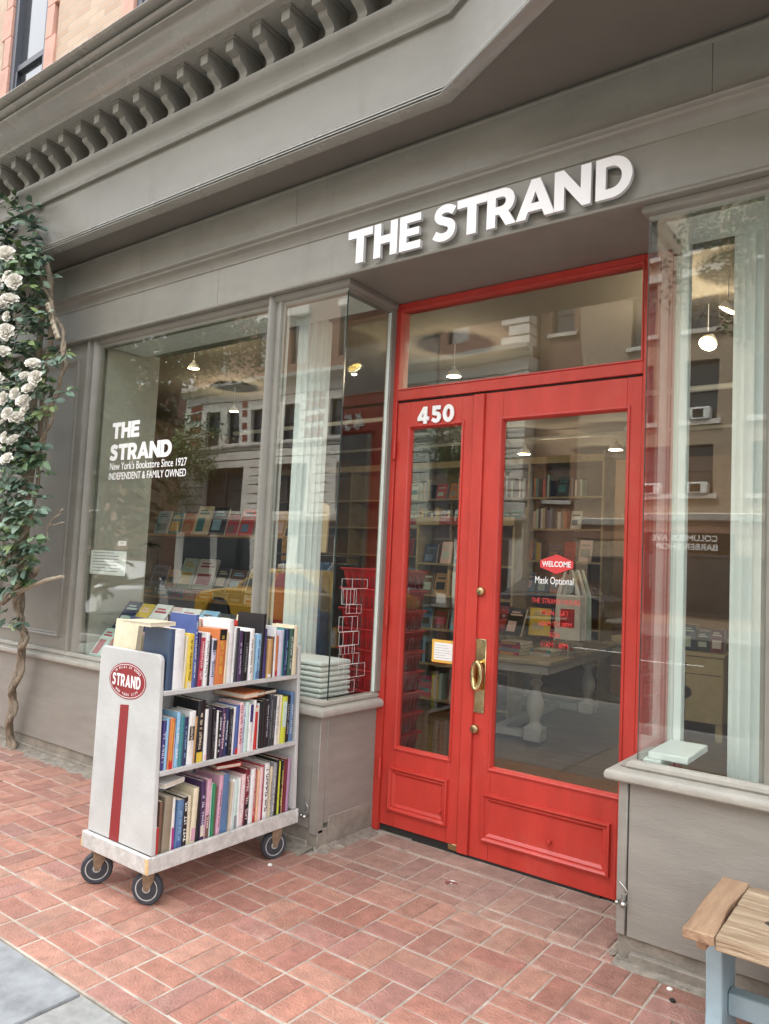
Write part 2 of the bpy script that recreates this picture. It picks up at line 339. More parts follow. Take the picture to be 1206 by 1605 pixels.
# --- lettering
def arc(cx, cy, rx, ry, a0, a1, n=14):
    return [(cx + rx * cos(radians(a0 + (a1 - a0) * i / n)), cy + ry * sin(radians(a0 + (a1 - a0) * i / n))) for i in range(n + 1)]
def cr(pts, n=7):
    out = []; P = [pts[0]] + pts + [pts[-1]]
    for i in range(1, len(P) - 2):
        for t in range(n):
            t = t / n; q = []
            for k in (0, 1):
                a, b, c, d = P[i - 1][k], P[i][k], P[i + 1][k], P[i + 2][k]
                q.append(.5 * (2 * b + (c - a) * t + (2 * a - 5 * b + 4 * c - d) * t * t + (3 * b - a - 3 * c + d) * t ** 3))
            out.append(tuple(q))
    out.append(pts[-1]); return out
def stroke(pts, w):
    L = []; R_ = []
    for i, p in enumerate(pts):
        a = pts[max(i - 1, 0)]; b = pts[min(i + 1, len(pts) - 1)]
        dx, dy = b[0] - a[0], b[1] - a[1]; l = math.hypot(dx, dy); nx, ny = -dy / l, dx / l
        L.append((p[0] + nx * w / 2, p[1] + ny * w / 2)); R_.append((p[0] - nx * w / 2, p[1] - ny * w / 2))
    return L + R_[::-1]
GL = {
 'T': (0.80, [[(0, 1), (0, .79), (.285, .79), (.285, 0), (.515, 0), (.515, .79), (.8, .79), (.8, 1)]]),
 'H': (0.84, [[(0, 0), (0, 1), (.23, 1), (.23, .61), (.61, .61), (.61, 1), (.84, 1), (.84, 0), (.61, 0), (.61, .40), (.23, .40), (.23, 0)]]),
 'E': (0.72, [[(0, 0), (0, 1), (.71, 1), (.71, .80), (.23, .80), (.23, .60), (.66, .60), (.66, .41), (.23, .41), (.23, .20), (.72, .20), (.72, 0)]]),
 'S': (0.74, [stroke(cr([(.655, .80), (.53, .875), (.37, .905), (.205, .85), (.155, .72), (.235, .605), (.40, .53), (.555, .445), (.60, .30), (.53, .155), (.36, .095), (.20, .12), (.065, .20)]), .205)]),
 'R': (0.82, [[(0, 0), (0, 1), (.42, 1)] + arc(.44, .665, .335, .335, 88, -62, 16) + [(.82, 0), (.555, 0), (.355, .33), (.23, .33), (.23, 0)], [(.23, .80), (.41, .80)] + arc(.42, .665, .13, .135, 86, -86, 10) + [(.41, .52), (.23, .52)]]),
 'A': (0.98, [[(0, 0), (.385, 1), (.60, 1), (.985, 0), (.745, 0), (.675, .185), (.30, .185), (.235, 0)], [(.365, .37), (.49, .71), (.61, .37)]]),
 'N': (0.90, [[(0, 0), (0, 1), (.215, 1), (.67, .40), (.67, 1), (.90, 1), (.90, 0), (.70, 0), (.23, .62), (.23, 0)]]),
 'D': (0.90, [[(0, 0), (0, 1), (.38, 1)] + arc(.39, .5, .505, .5, 88, -88, 22) + [(.38, 0)], [(.23, .79), (.38, .79)] + arc(.385, .5, .275, .29, 88, -88, 16) + [(.38, .21), (.23, .21)]]),
 '4': (0.86, [[(0, .20), (0, .37), (.42, 1), (.69, 1), (.69, .385), (.84, .385), (.84, .20), (.69, .20), (.69, 0), (.46, 0), (.46, .20)], [(.235, .385), (.46, .70), (.46, .385)]]),
 '5': (0.78, [[(.11, 1), (.68, 1), (.68, .80), (.32, .80), (.31, .645)] + arc(.38, .325, .34, .325, 98, -132, 20) + [(.03, .13), (.14, .29)] + arc(.36, .325, .125, .13, -110, 95, 12) + [(.26, .455), (.10, .50)]]),
 '0': (0.86, [arc(.42, .5, .40, .51, 0, 350, 30), arc(.42, .5, .175, .30, 0, 345, 22)]),
}
def curve_mesh(contours, depth, bev=0.0, grow=0.0):
    cu = bpy.data.curves.new('glyph', 'CURVE'); cu.dimensions = '2D'; cu.fill_mode = 'BOTH'; cu.extrude = depth / 2 - bev; cu.bevel_depth = bev; cu.bevel_resolution = 1; cu.offset = grow - bev
    for c in contours:
        sp = cu.splines.new('POLY'); sp.points.add(len(c) - 1)
        for i, p in enumerate(c): sp.points[i].co = (p[0], p[1], 0, 1)
        sp.use_cyclic_u = True
    o = bpy.data.objects.new('tmp', cu); me = bpy.data.meshes.new_from_object(o)
    vs = [tuple(v.co) for v in me.vertices]; fs = [tuple(p.vertices) for p in me.polygons]
    bpy.data.objects.remove(o); bpy.data.curves.remove(cu); bpy.data.meshes.remove(me)
    return vs, fs
def glyph(ch, size, depth, bev=0.0, sx=1.0, grow=0.0):
    w, cs = GL[ch]
    cs = [[(p[0] * size * sx, p[1] * size) for p in c] for c in cs]
    return curve_mesh(cs, depth, bev, grow * size)
def word(mb, s, size, fn, depth, gap=0.10, sx=1.0, bev=0.0, grow=0.0):
    x = 0
    for ch in s:
        if ch == ' ': x += .38 * size * sx; continue
        vs, fs = glyph(ch, size, depth, bev, sx, grow / size)
        mb.add([fn(v[0] + x, v[1], v[2]) for v in vs], fs); x += (GL[ch][0] * sx + gap) * size
    return x
def text_mesh(s, size, depth=0.0006, bold=0.0, sx=1.0, align='LEFT'):
    cu = bpy.data.curves.new('txt', 'FONT'); cu.body = s; cu.size = size; cu.extrude = depth / 2; cu.offset = bold * size; cu.align_x = align; cu.resolution_u = 3
    o = bpy.data.objects.new('tmp', cu); me = bpy.data.meshes.new_from_object(o)
    vs = [(v.co[0] * sx, v.co[1], v.co[2]) for v in me.vertices]; fs = [tuple(p.vertices) for p in me.polygons]
    bpy.data.objects.remove(o); bpy.data.curves.remove(cu); bpy.data.meshes.remove(me)
    return vs, fs
def front(x0, y, z0):  # maps letter plane onto a wall facing the street
    return lambda u, v, w: (x0 + u, y - w, z0 + v)
def put_text(mb, s, size, fn, depth=0.0006, bold=0.0, sx=1.0, align='LEFT'):
    vs, fs = text_mesh(s, size, depth, bold, sx, align); mb.add([fn(*v) for v in vs], fs)
# ================================================================== the ground
XL, XR = -9.0, 6.0
mb = MB(); mb.add([(-400, -400, -.16), (400, -400, -.16), (400, 400, -.16), (-400, 400, -.16)], [(0, 1, 2, 3)])
tag(mb.build('ground', ASPH, smooth=None), kind='structure')
mb = MB(); mb.box(-60, 40, -19.3, -4.9, -.159, -.13); tag(mb.build('road', ASPH, smooth=None), kind='structure')
mb = MB()
for k in range(16): mb.box(-58 + k * 6, -55 + k * 6, -12.2, -12.08, -.13, -.126)
tag(mb.build('road_markings', DECALW, smooth=None), kind='structure')
mb = MB(); mb.box(-60, 40, -24.0, -19.45, -.15, 0.0); tag(mb.build('far_pavement', CONC, smooth=None), kind='structure')
mb = MB(); mb.box(-60, 40, -5.05, -4.9, -.15, -.002); mb.box(-60, 40, -19.45, -19.3, -.15, -.002); tag(mb.build('kerb', MIRR), kind='structure')
# brick footway: individual bricks in basket weave laid in mortar
mb = MB(); mb.box(XL, XR, -1.535, .62, -.15, -.0045); tag(mb.build('mortar_bed', MORTAR, smooth=None), kind='structure')
mb = MB()
PX, PY = .2245, .2285
def brick(mb, x0, x1, y0, y1, worn=0.0):
    def jj(c, o, p): 
        q = ((c - o) / p) % 1; return (.0046 if min(q, 1 - q) < .06 else .0030) * RND.uniform(.55, 1.5)
    x0 += jj(x0, .51, PX); x1 -= jj(x1, .51, PX); y0 += jj(y0, -1.197, PY) * 1.15; y1 -= jj(y1, -1.197, PY) * 1.15
    if x1 - x0 < .02 or y1 - y0 < .02: return
    h = RND.uniform(-.0012, .0012); t = [h + RND.uniform(-.0012, .0012) for _ in range(4)]
    base = [(.46, .215, .150), (.42, .190, .138), (.48, .250, .180), (.39, .175, .132), (.45, .215, .155), (.42, .205, .165)][RND.randrange(6)]
    f = RND.uniform(.88, 1.1); c = [q * f * .80 for q in base]
    g = .285 * f; c = [q * (1 - worn) + gg * worn for q, gg in zip(c, (g, g * .80, g * .66))]
    mb.cur = tuple(c); b = .005
    cs = [(x0, y0), (x1, y0), (x1, y1), (x0, y1)]; ci = [(x0 + b, y0 + b), (x1 - b, y0 + b), (x1 - b, y1 - b), (x0 + b, y1 - b)]
    # slightly irregular corners
    ci = [(x + RND.uniform(-.0015, .0015), y + RND.uniform(-.0015, .0015)) for x, y in ci]
    vs = [(x, y, -.012) for x, y in cs] + [(x, y, -.0035 + t[k]) for k, (x, y) in enumerate(cs)] + [(x, y, t[k]) for k, (x, y) in enumerate(ci)]
    fs = [(8, 9, 10, 11)] + [(k, (k + 1) % 4, 4 + (k + 1) % 4, 4 + k) for k in range(4)] + [(4 + k, 4 + (k + 1) % 4, 8 + (k + 1) % 4, 8 + k) for k in range(4)]
    mb.add(vs, fs)
rows = [(-1.197 + PY * j, -1.197 + PY * (j + 1)) for j in range(5)]       # up to y = -.055
for i in range(-42, 25):
    x0 = .51 + PX * i; x1 = x0 + PX
    if x0 > XR or x1 < XL: continue
    for j in range(-1, 5):
        y0 = -1.197 + PY * j; y1 = y0 + PY
        worn = max(0, min(.45, (y1 + .40) * 0.9)) * RND.uniform(.4, 1) if not (0 < x0 < 1.6) else max(0, min(.25, (y1 + .3) * .8))
        if (i + j) % 2 == 0:
            m = (y0 + y1) / 2 + RND.uniform(-.002, .002)
            brick(mb, x0, x1, y0, m, worn); brick(mb, x0, x1, m, y1, worn)
        else:
            m = (x0 + x1) / 2 + RND.uniform(-.002, .002)
            brick(mb, x0, m, y0, y1, worn); brick(mb, m, x1, y0, y1, worn)
    brick(mb, x0, x1, -1.528, -1.4255)
# recess: a stretcher course, a course of squares and a cut course against the doors
xs = [.02 + .2245 * k + .02 for k in range(-1, 9)]
for k, x0 in enumerate([.03, .245, .47, .694, .918, 1.145, 1.37, 1.61]):
    x1 = [.245, .47, .694, .918, 1.145, 1.37, 1.61, 1.68][k]
    if k % 2 == 0: brick(mb, x0, (x0 + x1) / 2, -.052, .040, .45); brick(mb, (x0 + x1) / 2, x1, -.052, .040, .4)
    else: brick(mb, x0, x1, -.052, .040, .35)
    if x1 < 1.65:
        if k % 2 == 0: brick(mb, x0, (x0 + x1) / 2, .044, .338, .55); brick(mb, (x0 + x1) / 2, x1, .044, .338, .5)
        else: brick(mb, x0, x1, .044, .191, .5); brick(mb, x0, x1, .191, .338, .6)
        brick(mb, x0 + .1, x1 + .1 if x1 < 1.5 else x1, .355, .50, .7)
tag(mb.build('brick_pavement', BRICKPAVE, smooth=None), kind='structure')
# concrete and bluestone flags towards the street
mb = MB(); mb2 = MB()
for k, x0 in enumerate([-9.0, -7.2, -5.4, -3.6, -1.38, .30, 1.9, 3.5, 5.0]):
    x1 = [-7.2, -5.4, -3.6, -1.38, .30, 1.9, 3.5, 5.0, 6.4][k]
    (mb2 if k == 4 else mb).box(x0 + .005, x1 - .005, -3.1, -1.54, -.1, -.002)
    mb.box(x0 + .005, x1 - .005, -4.89, -3.11, -.1, -.002)
tag(mb.build('concrete_slabs', SLABC, bevel=.006), kind='structure'); tag(mb2.build('bluestone_flag', SLATE, bevel=.006), kind='structure')
mb = MB(); mb.box(XL, XR, -4.9, -1.53, -.14, -.012); tag(mb.build('slab_bedding', MORTAR, smooth=None), kind='structure')
# grimy mortar fillet along the foot of the shopfront
def fillet(mb, path, w, h, seed):
    r = random.Random(seed); n = 0; pts = []
    for (xa, ya), (xb, yb) in zip(path, path[1:]):
        L = math.hypot(xb - xa, yb - ya); k = max(2, int(L / .035))
        for i in range(k): t = i / k; pts.append((xa + (xb - xa) * t, ya + (yb - ya) * t))
    pts.append(path[-1]); k0 = len(mb.v)
    for i, (x, y) in enumerate(pts):
        a = pts[max(i - 1, 0)]; b = pts[min(i + 1, len(pts) - 1)]; d = Vector((b[0] - a[0], b[1] - a[1])).normalized(); nx, ny = d.y, -d.x
        ww = w * r.uniform(.65, 1.25); mb.v += [(x, y, h * r.uniform(.8, 1.2)), (x + nx * ww * .4, y + ny * ww * .4, h * r.uniform(.35, .6)), (x + nx * ww, y + ny * ww, .0012), (x + nx * ww * 1.06, y + ny * ww * 1.06, -.006)]
    for i in range(len(pts) - 1):
        for q in range(3): mb.face([k0 + i * 4 + q, k0 + (i + 1) * 4 + q, k0 + (i + 1) * 4 + q + 1, k0 + i * 4 + q + 1])
mb = MB(); fillet(mb, [(-6.5, .002), (.0, .002)], .10, .018, 3); fillet(mb, [(.0, .002), (.022, .03), (.03, .47)], .06, .02, 4)
fillet(mb, [(1.65, .44), (1.655, .0)], .03, .010, 5); fillet(mb, [(1.66, .002), (4.6, .002)], .06, .015, 6)
tag(mb.build('mortar_fillet', DIRT, smooth=60), kind='structure')

# ================================================================== the bookshop building
B = thing('bookshop_building', 'grey painted shopfront with red double doors and projecting cornice under an orange brick storey', 'building', (0, 0, 0))
X0, X1 = -7.0, 4.6
EL, ER = .02, 1.655
GR = 1.718          # recess sides
DY = .51                     # door plane
def part(name, mb, m, **k): return mb.build(name, m, B, **k)
# plinths
part('plinth', MB().box(X0, EL, .012, .10, -.02, .105).box(X0, -.045, -.006, .012, -.02, .04), PLINTH, bevel=.004)
part('plinth', MB().box(EL - .10, EL - .001, .101, .50, -.02, .16), PLINTH, bevel=.004)
part('plinth', MB().box(ER + .003, X1, .012, .10, -.02, .10).box(ER + .06, X1, -.02, .012, -.02, .045), PLINTH, bevel=.006)
part('plinth', MB().box(ER + .001, ER + .10, .101, .50, -.02, .12), PLINTH, bevel=.004)
# bulkheads under the windows
part('bulkhead', MB().box(-3.45, -.62, 0, .06, .105, .712), GREYP, bevel=.003)
part('bulkhead', MB().box(-.614, -.035, 0, .06, .105, .712), GREYP, bevel=.003)
part('bulkhead', MB().box(X0, -3.456, .002, .06, .105, .712), GREYP, bevel=.003)
part('bulkhead', MB().box(EL - .05, EL - .004, .061, .50, .13, .712), GREYP, bevel=.003)
part('bulkhead', MB().box(ER + .043, X1, 0, .06, .095, .712), GREYP, bevel=.003)
part('bulkhead', MB().box(ER + .004, ER + .05, .061, .50, .12, .712), GREYP, bevel=.003)
part('corner_strip', MB().box(-.030, EL, -.006, .055, .085, .712), GREYP, bevel=.003)
part('corner_strip', MB().box(ER, ER + .038, -.006, .055, .10, .712), GREYP, bevel=.003)
# sills
SP = [(0, .712), (.038, .712), (.047, .720), (.050, .735), (.044, .750), (.034, .757), (0, .766)]
SP2 = [(-.03, .766), (.006, .766), (.012, .774), (.010, .787), (-.004, .797), (-.03, .797)]
def sill(path, name='sill'):
    o = part(name, MB().sweep(path, SP), SILLM); part('sill_bead', MB().sweep(path, SP2), SILLM); return o
sill([(X0, 0), (EL, 0), (EL, .492)])
part('sill', MB().sweep([(ER, .492), (ER, 0), (X1, 0)], SP), SILLM); part('sill_bead', MB().sweep([(GR - .022, .455), (GR - .022, .0), (X1, 0)], SP2), SILLM)
part('sill_board', MB().box(ER + .001, GR - .03, .02, .49, .758, .7655), SILLM)
# pilaster to the left of the big window
part('pilaster', MB().box(-4.6, -2.555, .02, .10, .766, 3.16), GREY)
PR = [(0, 0), (.004, .016), (.014, .018), (.022, .010), (.030, .012), (.036, .004), (.040, 0)]
mb = MB(); mould_rect(mb, -3.62, -2.655, .885, 3.03, PR, .02); part('panel_moulding', mb, GREY, smooth=50)
mb = MB(); mould_rect(mb, -4.55, -3.70, .885, 3.03, PR, .02); part('panel_moulding', mb, GREY, smooth=50)
part('pilaster', MB().box(X0, -4.61, .03, .10, .766, 3.16), GREY)
def post(name, x0, x1, prof):
    """vertical moulded post: prof in (x, proud) extruded upward"""
    n = MB(); pts = [(x0, 0)] + [(x0 + a * (x1 - x0), b) for a, b in prof] + [(x1, 0)]
    n.prism(pts, lambda u, v, w: (u, .06 - v, w), .767, 3.158); return part(name, n, GREY, smooth=40)
post('window_jamb', -2.553, -2.395, [(0, .03), (.05, .058), (.14, .066), (.24, .058), (.29, .032), (.36, .034), (.45, .050), (.58, .052), (.68, .03), (.75, .022), (.98, .02), (.99, .006)])
post('mullion', -.625, -.475, [(0, .02), (.18, .022), (.24, .05), (.33, .066), (.44, .066), (.53, .05), (.57, .028), (.66, .026), (.72, .036), (.86, .036), (.90, .02), (1, .018)])
post('mullion', 2.172, 2.33, [(0, .018), (.10, .02), (.14, .036), (.28, .036), (.34, .026), (.43, .028), (.47, .05), (.56, .066), (.67, .066), (.76, .05), (.82, .022), (1, .02)])
post('window_jamb', 3.9, 4.05, [(0, .02), (.5, .05), (1, .02)])
# head mouldings above the glass
HP = [(-.05, 3.094), (-.012, 3.094), (-.008, 3.104), (-.006, 3.116), (.008, 3.122), (.018, 3.132), (.018, 3.158), (-.05, 3.158)]
mb = MB(); mb.sweep([(-2.40, .03), (.03, .03), (.03, .49)], [(a, z) for a, z in HP]); part('head_moulding', mb, GREY, smooth=40)
mb = MB(); mb.sweep([(GR - .012, .49), (GR - .012, .03), (X1, .03)], [(a, z) for a, z in HP]); part('head_moulding', mb, GREY, smooth=40)
# glass: panes with real thickness, mitred at the corners
def pane(name, x0, x1, y0, y1, z0, z1): return part(name, MB().box(x0, x1, y0, y1, z0, z1), GLASS, smooth=None)
pane('window_pane', -2.41, -.61, .034, .042, .79, 3.10)
pane('window_pane', -.49, .0195, .034, .042, .79, 3.10)
pane('window_pane', .012, .0195, .043, .455, .79, 3.10)
pane('window_pane', GR, 2.185, .034, .042, .79, 3.10)
pane('window_pane', GR, GR + .0075, .043, .455, .79, 3.10)
pane('window_pane', 2.32, 3.91, .034, .042, .79, 3.10)
part('glass_edge', MB().box(.0197, .0215, .032, .042, .797, 3.10), mat('glass_edge_green', (.03, .06, .055), .2, spec=.8), smooth=None)
part('glass_edge', MB().box(GR - .002, GR - .0002, .032, .042, .797, 3.10), MATS['glass_edge_green'], smooth=None)
part('return_post', MB().box(-.01, .034, .456, .50, .80, 3.16), GREY, bevel=.003)
part('return_post', MB().box(GR - .004, GR + .030, .456, .497, .798, 3.16), TRIMW, bevel=.003)
part('glazing_strip', MB().box(.004, .022, .449, .4555, .80, 3.095), TRIMW)
# lintel / sign board, with board seams
def boards(name, x0, x1, y0, y1, z0, z1, seams, m=GREY):
    xs = [x0] + seams + [x1]; mb = MB()
    for a, b in zip(xs, xs[1:]): mb.box(a + .0008, b - .0008, y0, y1, z0, z1)
    return part(name, mb, m, bevel=.0015)
boards('sign_board', X0, X1, -.02, .60, 3.160, 3.512, [-3.4, -1.04, 3.3])
part('board_lip', MB().sweep([(X0, -.02), (X1, -.02)], [(0.0005, 3.1605), (.012, 3.1605), (.016, 3.170), (.010, 3.180), (0.0005, 3.186)]), GREY, smooth=40)
part('cove_moulding', MB().sweep([(X0, -.02), (X1, -.02)], [(.0005, 3.415), (.006, 3.418), (.010, 3.440), (.028, 3.463), (.052, 3.474), (.056, 3.488), (.072, 3.493), (.078, 3.500), (.076, 3.508), (.040, 3.531), (.02, 3.532), (.0005, 3.532)]), GREY, smooth=45)
boards('upper_fascia', X0, X1, -.05, .60, 3.5325, 3.784, [-3.1, -.34, 1.985])
part('bead', MB().sweep([(X0, -.05), (X1, -.05)], [(.0005, 3.752), (.010, 3.754), (.018, 3.757), (.018, 3.762), (.004, 3.778), (.0005, 3.779)]), GREY, smooth=45)
CORN = mat('cornice_paint', (.29, .283, .25), .26, coat=.25, var=.08, vscale=2.5, bump=.05, bscale=30)
# projecting oriel base with its soffit, fascia and mouldings
OP = [(X0, -.29), (.845, -.29), (4.6, -2.17)]
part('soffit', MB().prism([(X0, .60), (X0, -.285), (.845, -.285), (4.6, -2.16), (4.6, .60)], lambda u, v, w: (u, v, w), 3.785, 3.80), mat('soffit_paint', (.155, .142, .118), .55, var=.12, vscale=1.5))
part('nosing', MB().sweep(OP, [(-.03, 3.771), (.034, 3.771), (.044, 3.776), (.042, 3.782), (.016, 3.801), (.004, 3.802), (.004, 3.8065), (.026, 3.807), (.026, 3.811), (.010, 3.826), (-.002, 3.827), (-.002, 3.831), (.014, 3.8315), (.014, 3.836), (.002, 3.850), (-.012, 3.852), (-.016, 3.860), (-.03, 3.860)]), CORN, smooth=30)
part('oriel_fascia', MB().sweep(OP, [(-.04, 3.8605), (-.018, 3.8605), (-.018, 4.20), (-.04, 4.20)]), GREY)
part('bed_moulding', MB().sweep(OP, [(-.13, 4.2005), (.006, 4.2005), (.010, 4.212), (.004, 4.222), (.008, 4.25), (.022, 4.285), (.044, 4.305), (.060, 4.325), (.062, 4.345), (.030, 4.352), (-.13, 4.352)]), GREY, smooth=40)
part('bracket_frieze', MB().sweep(OP, [(-.128, 4.3525), (-.095, 4.3525), (-.095, 4.565), (-.128, 4.565)]), GREY)
# console brackets
yb = -.278; prof = [(-.08, 4.353), (.030, 4.353), (.040, 4.366), (.040, 4.385), (.032, 4.405), (.040, 4.425), (.062, 4.442), (.084, 4.450), (.096, 4.462), (.098, 4.480), (.120, 4.484), (.150, 4.488), (.152, 4.548), (-.08, 4.548)]
bm_ = MB(); bm_.prism([(-a, z) for a, z in prof], lambda u, v, w: (w, yb + u, v), -.031, .031); bm_.prism([(-.160, 4.549), (.08, 4.549), (.08, 4.566), (-.160, 4.566)], lambda u, v, w: (w, yb + u, v), -.044, .044)
br0 = bm_.build('bracket', GREY, B, smooth=45, local=True); br0.location = (-.135, 0, 0)
for k in range(1, 22):
    c = br0.copy(); COL.objects.link(c); c.parent = B; c.location = (-.135 - .2245 * k, 0, 0)
for k in range(1, 5):
    c = br0.copy(); COL.objects.link(c); c.parent = B; c.location = (-.135 + .2245 * k, 0, 0)
    if k == 4: c.location.x = .73
CP = [(-.13, 4.567), (.20, 4.567), (.206, 4.573), (.206, 4.588), (.214, 4.592), (.214, 4.600), (.24, 4.612), (.27, 4.630), (.295, 4.658), (.315, 4.668), (.328, 4.670), (.350, 4.676), (.355, 4.684), (.350, 4.692), (.332, 4.700), (.336, 4.706), (.362, 4.704), (.386, 4.708), (.396, 4.718), (.390, 4.728), (.372, 4.736), (.376, 4.742), (.412, 4.740), (.440, 4.742), (.450, 4.750), (.446, 4.758), (.425, 4.770), (-.13, 4.772)]
part('cornice', MB().sweep([(X0, -.29), (.845, -.29), (4.6, -2.17)], CP), CORN, smooth=40)
# brick storey
WZ0, WZ1 = 5.0, 7.2
UW = [(-5.9, -5.0), (-4.44, -3.78), (-2.42, -1.7), (-.6, .3)]
mb = MB(); mt = MB(); xs = X0
for a, b in UW:
    mb.box(xs, a - .17, .12, .5, 4.8, 9.0); xs = b + .17
    mb.box(a - .17, b + .17, .12, .5, 7.4, 9.0); mb.box(a - .17, b + .17, .12, .5, 4.80, 4.92)
mb.box(xs, X1, .12, .5, 4.8, 9.0)
part('brick_wall', mb, BRICKO, smooth=None)
for a, b in UW:
    mt = MB(); mt2 = MB()
    zz = 4.93; k = 0
    while zz < 7.38:
        w = .17 if k % 2 else .12
        mt.box(a - w, a, .10, .46, zz, zz + .30); mt2.box(b, b + w, .10, .46, zz, zz + .30); zz += .304; k += 1
    part('stone_quoins', mt, TERRA, bevel=.004); part('stone_quoins', mt2, TERRA, bevel=.004)
    f = part('upper_window', (lambda q: (frame_rect(q, a, b, 4.93, 7.4, .07, .125, .26), q.box(a + .07, b - .07, .15, .22, 6.08, 6.14), q.box(a + .07, a + .10, .14, .149, 5.0, 6.08), q)[-1])(MB()), WINFR, bevel=.003)
    MB().box(a + .05, b - .05, .185, .19, 4.98, 7.35).build('pane', WINDARK, f, smooth=None)
    MB().box(a + .055, b - .055, .192, .196, 6.3, 7.34).build('blind', BLIND, f, smooth=None)
# rest of the shell: side walls, back, roof, shop ceiling
part('outer_wall', MB().box(X0 - .2, X0, -.0, 10.2, 0, 9.0).box(X1, X1 + .2, .0, 10.2, 0, 9.0).box(X0, X1, 10, 10.2, 0, 9.0), BRICKO, smooth=None)
part('roof', MB().box(X0 - .2, X1 + .2, .12, 10.2, 9.0, 9.2), GREY, smooth=None)
part('shop_wall', MB().box(X0, X0 + .05, .1, 9.95, 0, 3.9).box(X0, X1, 9.9, 9.99, 0, 3.9).box(X1 - .05, X1, .1, 9.95, 0, 3.9), SHOPWALL, smooth=None)
part('ceiling', MB().box(X0, X1, .60, 9.98, 3.60, 3.9), CEIL, smooth=None)
tag(MB().box(X0 + .05, X1 - .05, .565, 9.9, -.05, -.003).build('shop_floor', WOODF, smooth=None), kind='structure')

# ------------------------------------------------------------------ red doors
def door(name, x0, x1, gx0, gx1, y, z0, z1, pz0, pz1, px0, px1):
    gz0, gz1 = .495, 2.378
    mb = MB(); T = .045
    mb.box(x0, gx0, y, y + T, z0, z1); mb.box(gx1, x1, y, y + T, z0, z1); mb.box(gx0, gx1, y, y + T, gz1, z1); mb.box(gx0, gx1, y, y + T, z0, gz0)
    d = mb.build(name, RED, B, bevel=.0015)
    q = MB(); mould_rect(q, gx0 - .018, gx1 + .018, gz0 - .018, gz1 + .018, [(0, 0), (.002, .007), (.010, .009), (.016, .004), (.020, -.012), (.024, -.022)], y); q.build('glazing_bead', RED, d, smooth=45)
    MB().box(gx0 - .002, gx1 + .002, y + .018, y + .026, gz0 - .002, gz1 + .002).build('glass', GLASS, d, smooth=None)
    q = MB(); mould_rect(q, px0, px1, pz0, pz1, [(0, 0), (.003, .018), (.012, .022), (.020, .016), (.024, .008), (.032, .011), (.040, .005), (.046, 0)], y); q.build('panel_moulding', RED, d, smooth=50)
    return d
JY = DY - .012
fr = MB(); fr.box(-.009, .062, JY, DY + .09, 0, 3.157); fr.box(1.552, 1.742, JY, DY + .09, 0, 3.157)
fr.box(.0625, 1.5515, JY, DY + .09, 2.552, 2.612); fr.box(.0625, 1.5515, JY, DY + .09, 3.118, 3.157)
part('door_frame', fr, RED, bevel=.002)
q = MB(); mould_rect(q, .0625, 1.5515, 2.612, 3.118, [(0, 0), (.004, .006), (.010, .004), (.013, -.02), (.014, -.03)], JY); part('transom_bead', q, RED, smooth=40)
pane('transom_pane', .063, 1.551, JY + .022, JY + .030, 2.614, 3.117)
part('frame_shadow_gap', MB().box(.0625, 1.5515, DY + .005, DY + .05, 2.5415, 2.5515), DARK, smooth=None)
d1 = door('entrance_door', .066, .600, .162, .520, DY, .040, 2.538, .128, .382, .120, .528)
d2 = door('entrance_door', .606, 1.549, .785, 1.474, DY - .002, .010, 2.540, .108, .362, .742, 1.446)
MB().box(.600, .672, DY - .018, DY - .0025, .012, 2.538).build('astragal', RED, d2, bevel=.004)
MB().box(.063, .60, DY + .01, DY + .04, .004, .036).build('door_sweep', DARK, d1, smooth=None)
MB().box(.54, .598, DY - .006, DY - .001, .012, .045).build('kick_bracket', BRASSD, d1, bevel=.002)
for x, y, z, d in ((.690, DY - .002, 1.430, d2), (.683, DY - .002, .684, d2)):
    k = MB().lathe([(.004, 0), (.026, 0), (.0265, -.008), (.022, -.020), (.016, -.024), (.004, -.024)][::-1], (x, y, z), 28, 'y').build('lock_cylinder', BRASSD, d, smooth=40)
    MB().box(x - .0015, x + .0015, y - .0255, y - .0242, z - .010, z + .004).build('keyhole', DARK, d, smooth=None)
hp = MB().box(.662, .736, DY - .008, DY - .0025, .772, 1.172).build('handle_plate', mat('polished_brass', (.86, .70, .38), .12, metal=1, var=.25, vscale=14, col2=(.50, .40, .20)), d2, bevel=.002)
hb = MB(); pts = [(.699, DY - .012 - .030 * (1 - abs(sin(t)) ** 6) * 1, .973) for t in (0,)]
ring = [(.699 + .026 * sin(2 * pi * k / 28), DY - .040 - .004 * cos(4 * pi * k / 28), .975 + .072 * cos(2 * pi * k / 28)) for k in range(29)]
hb.tube(ring, .0135, 12, cap=False); hb.tube([(.699, DY - .008, 1.040), (.699, DY - .038, 1.045)], .008, 10); hb.tube([(.699, DY - .008, .910), (.699, DY - .038, .905)], .008, 10)
hb.build('pull_handle', MATS['polished_brass'], d2, smooth=60)
for x, z in ((.672, .782), (.727, .782), (.672, 1.162), (.727, 1.162)): MB().lathe([(.001, -.003), (.004, -.002), (.005, 0)], (x, DY - .008, z), 12, 'y').build('screw', STEEL, d2)
for x, z, d in ((1.135, .200, d2), (.485, .205, d1)): MB().lathe([(.002, -.022), (.010, -.020), (.012, -.012), (.007, -.004), (.010, 0)], (x, DY - .002, z), 16, 'y').build('door_stop', RED, d, smooth=50)
for z in (.36, 1.25, 2.25): MB().lathe([(.003, z - .06), (.010, z - .058), (.010, z + .058), (.003, z + .06)], (.062, DY - .018, 0), 12).build('hinge', RED, d1, smooth=40)
MB().box(.30, 1.40, DY - .0, DY + .03, -.004, .008).build('threshold', DARK, B, smooth=None)
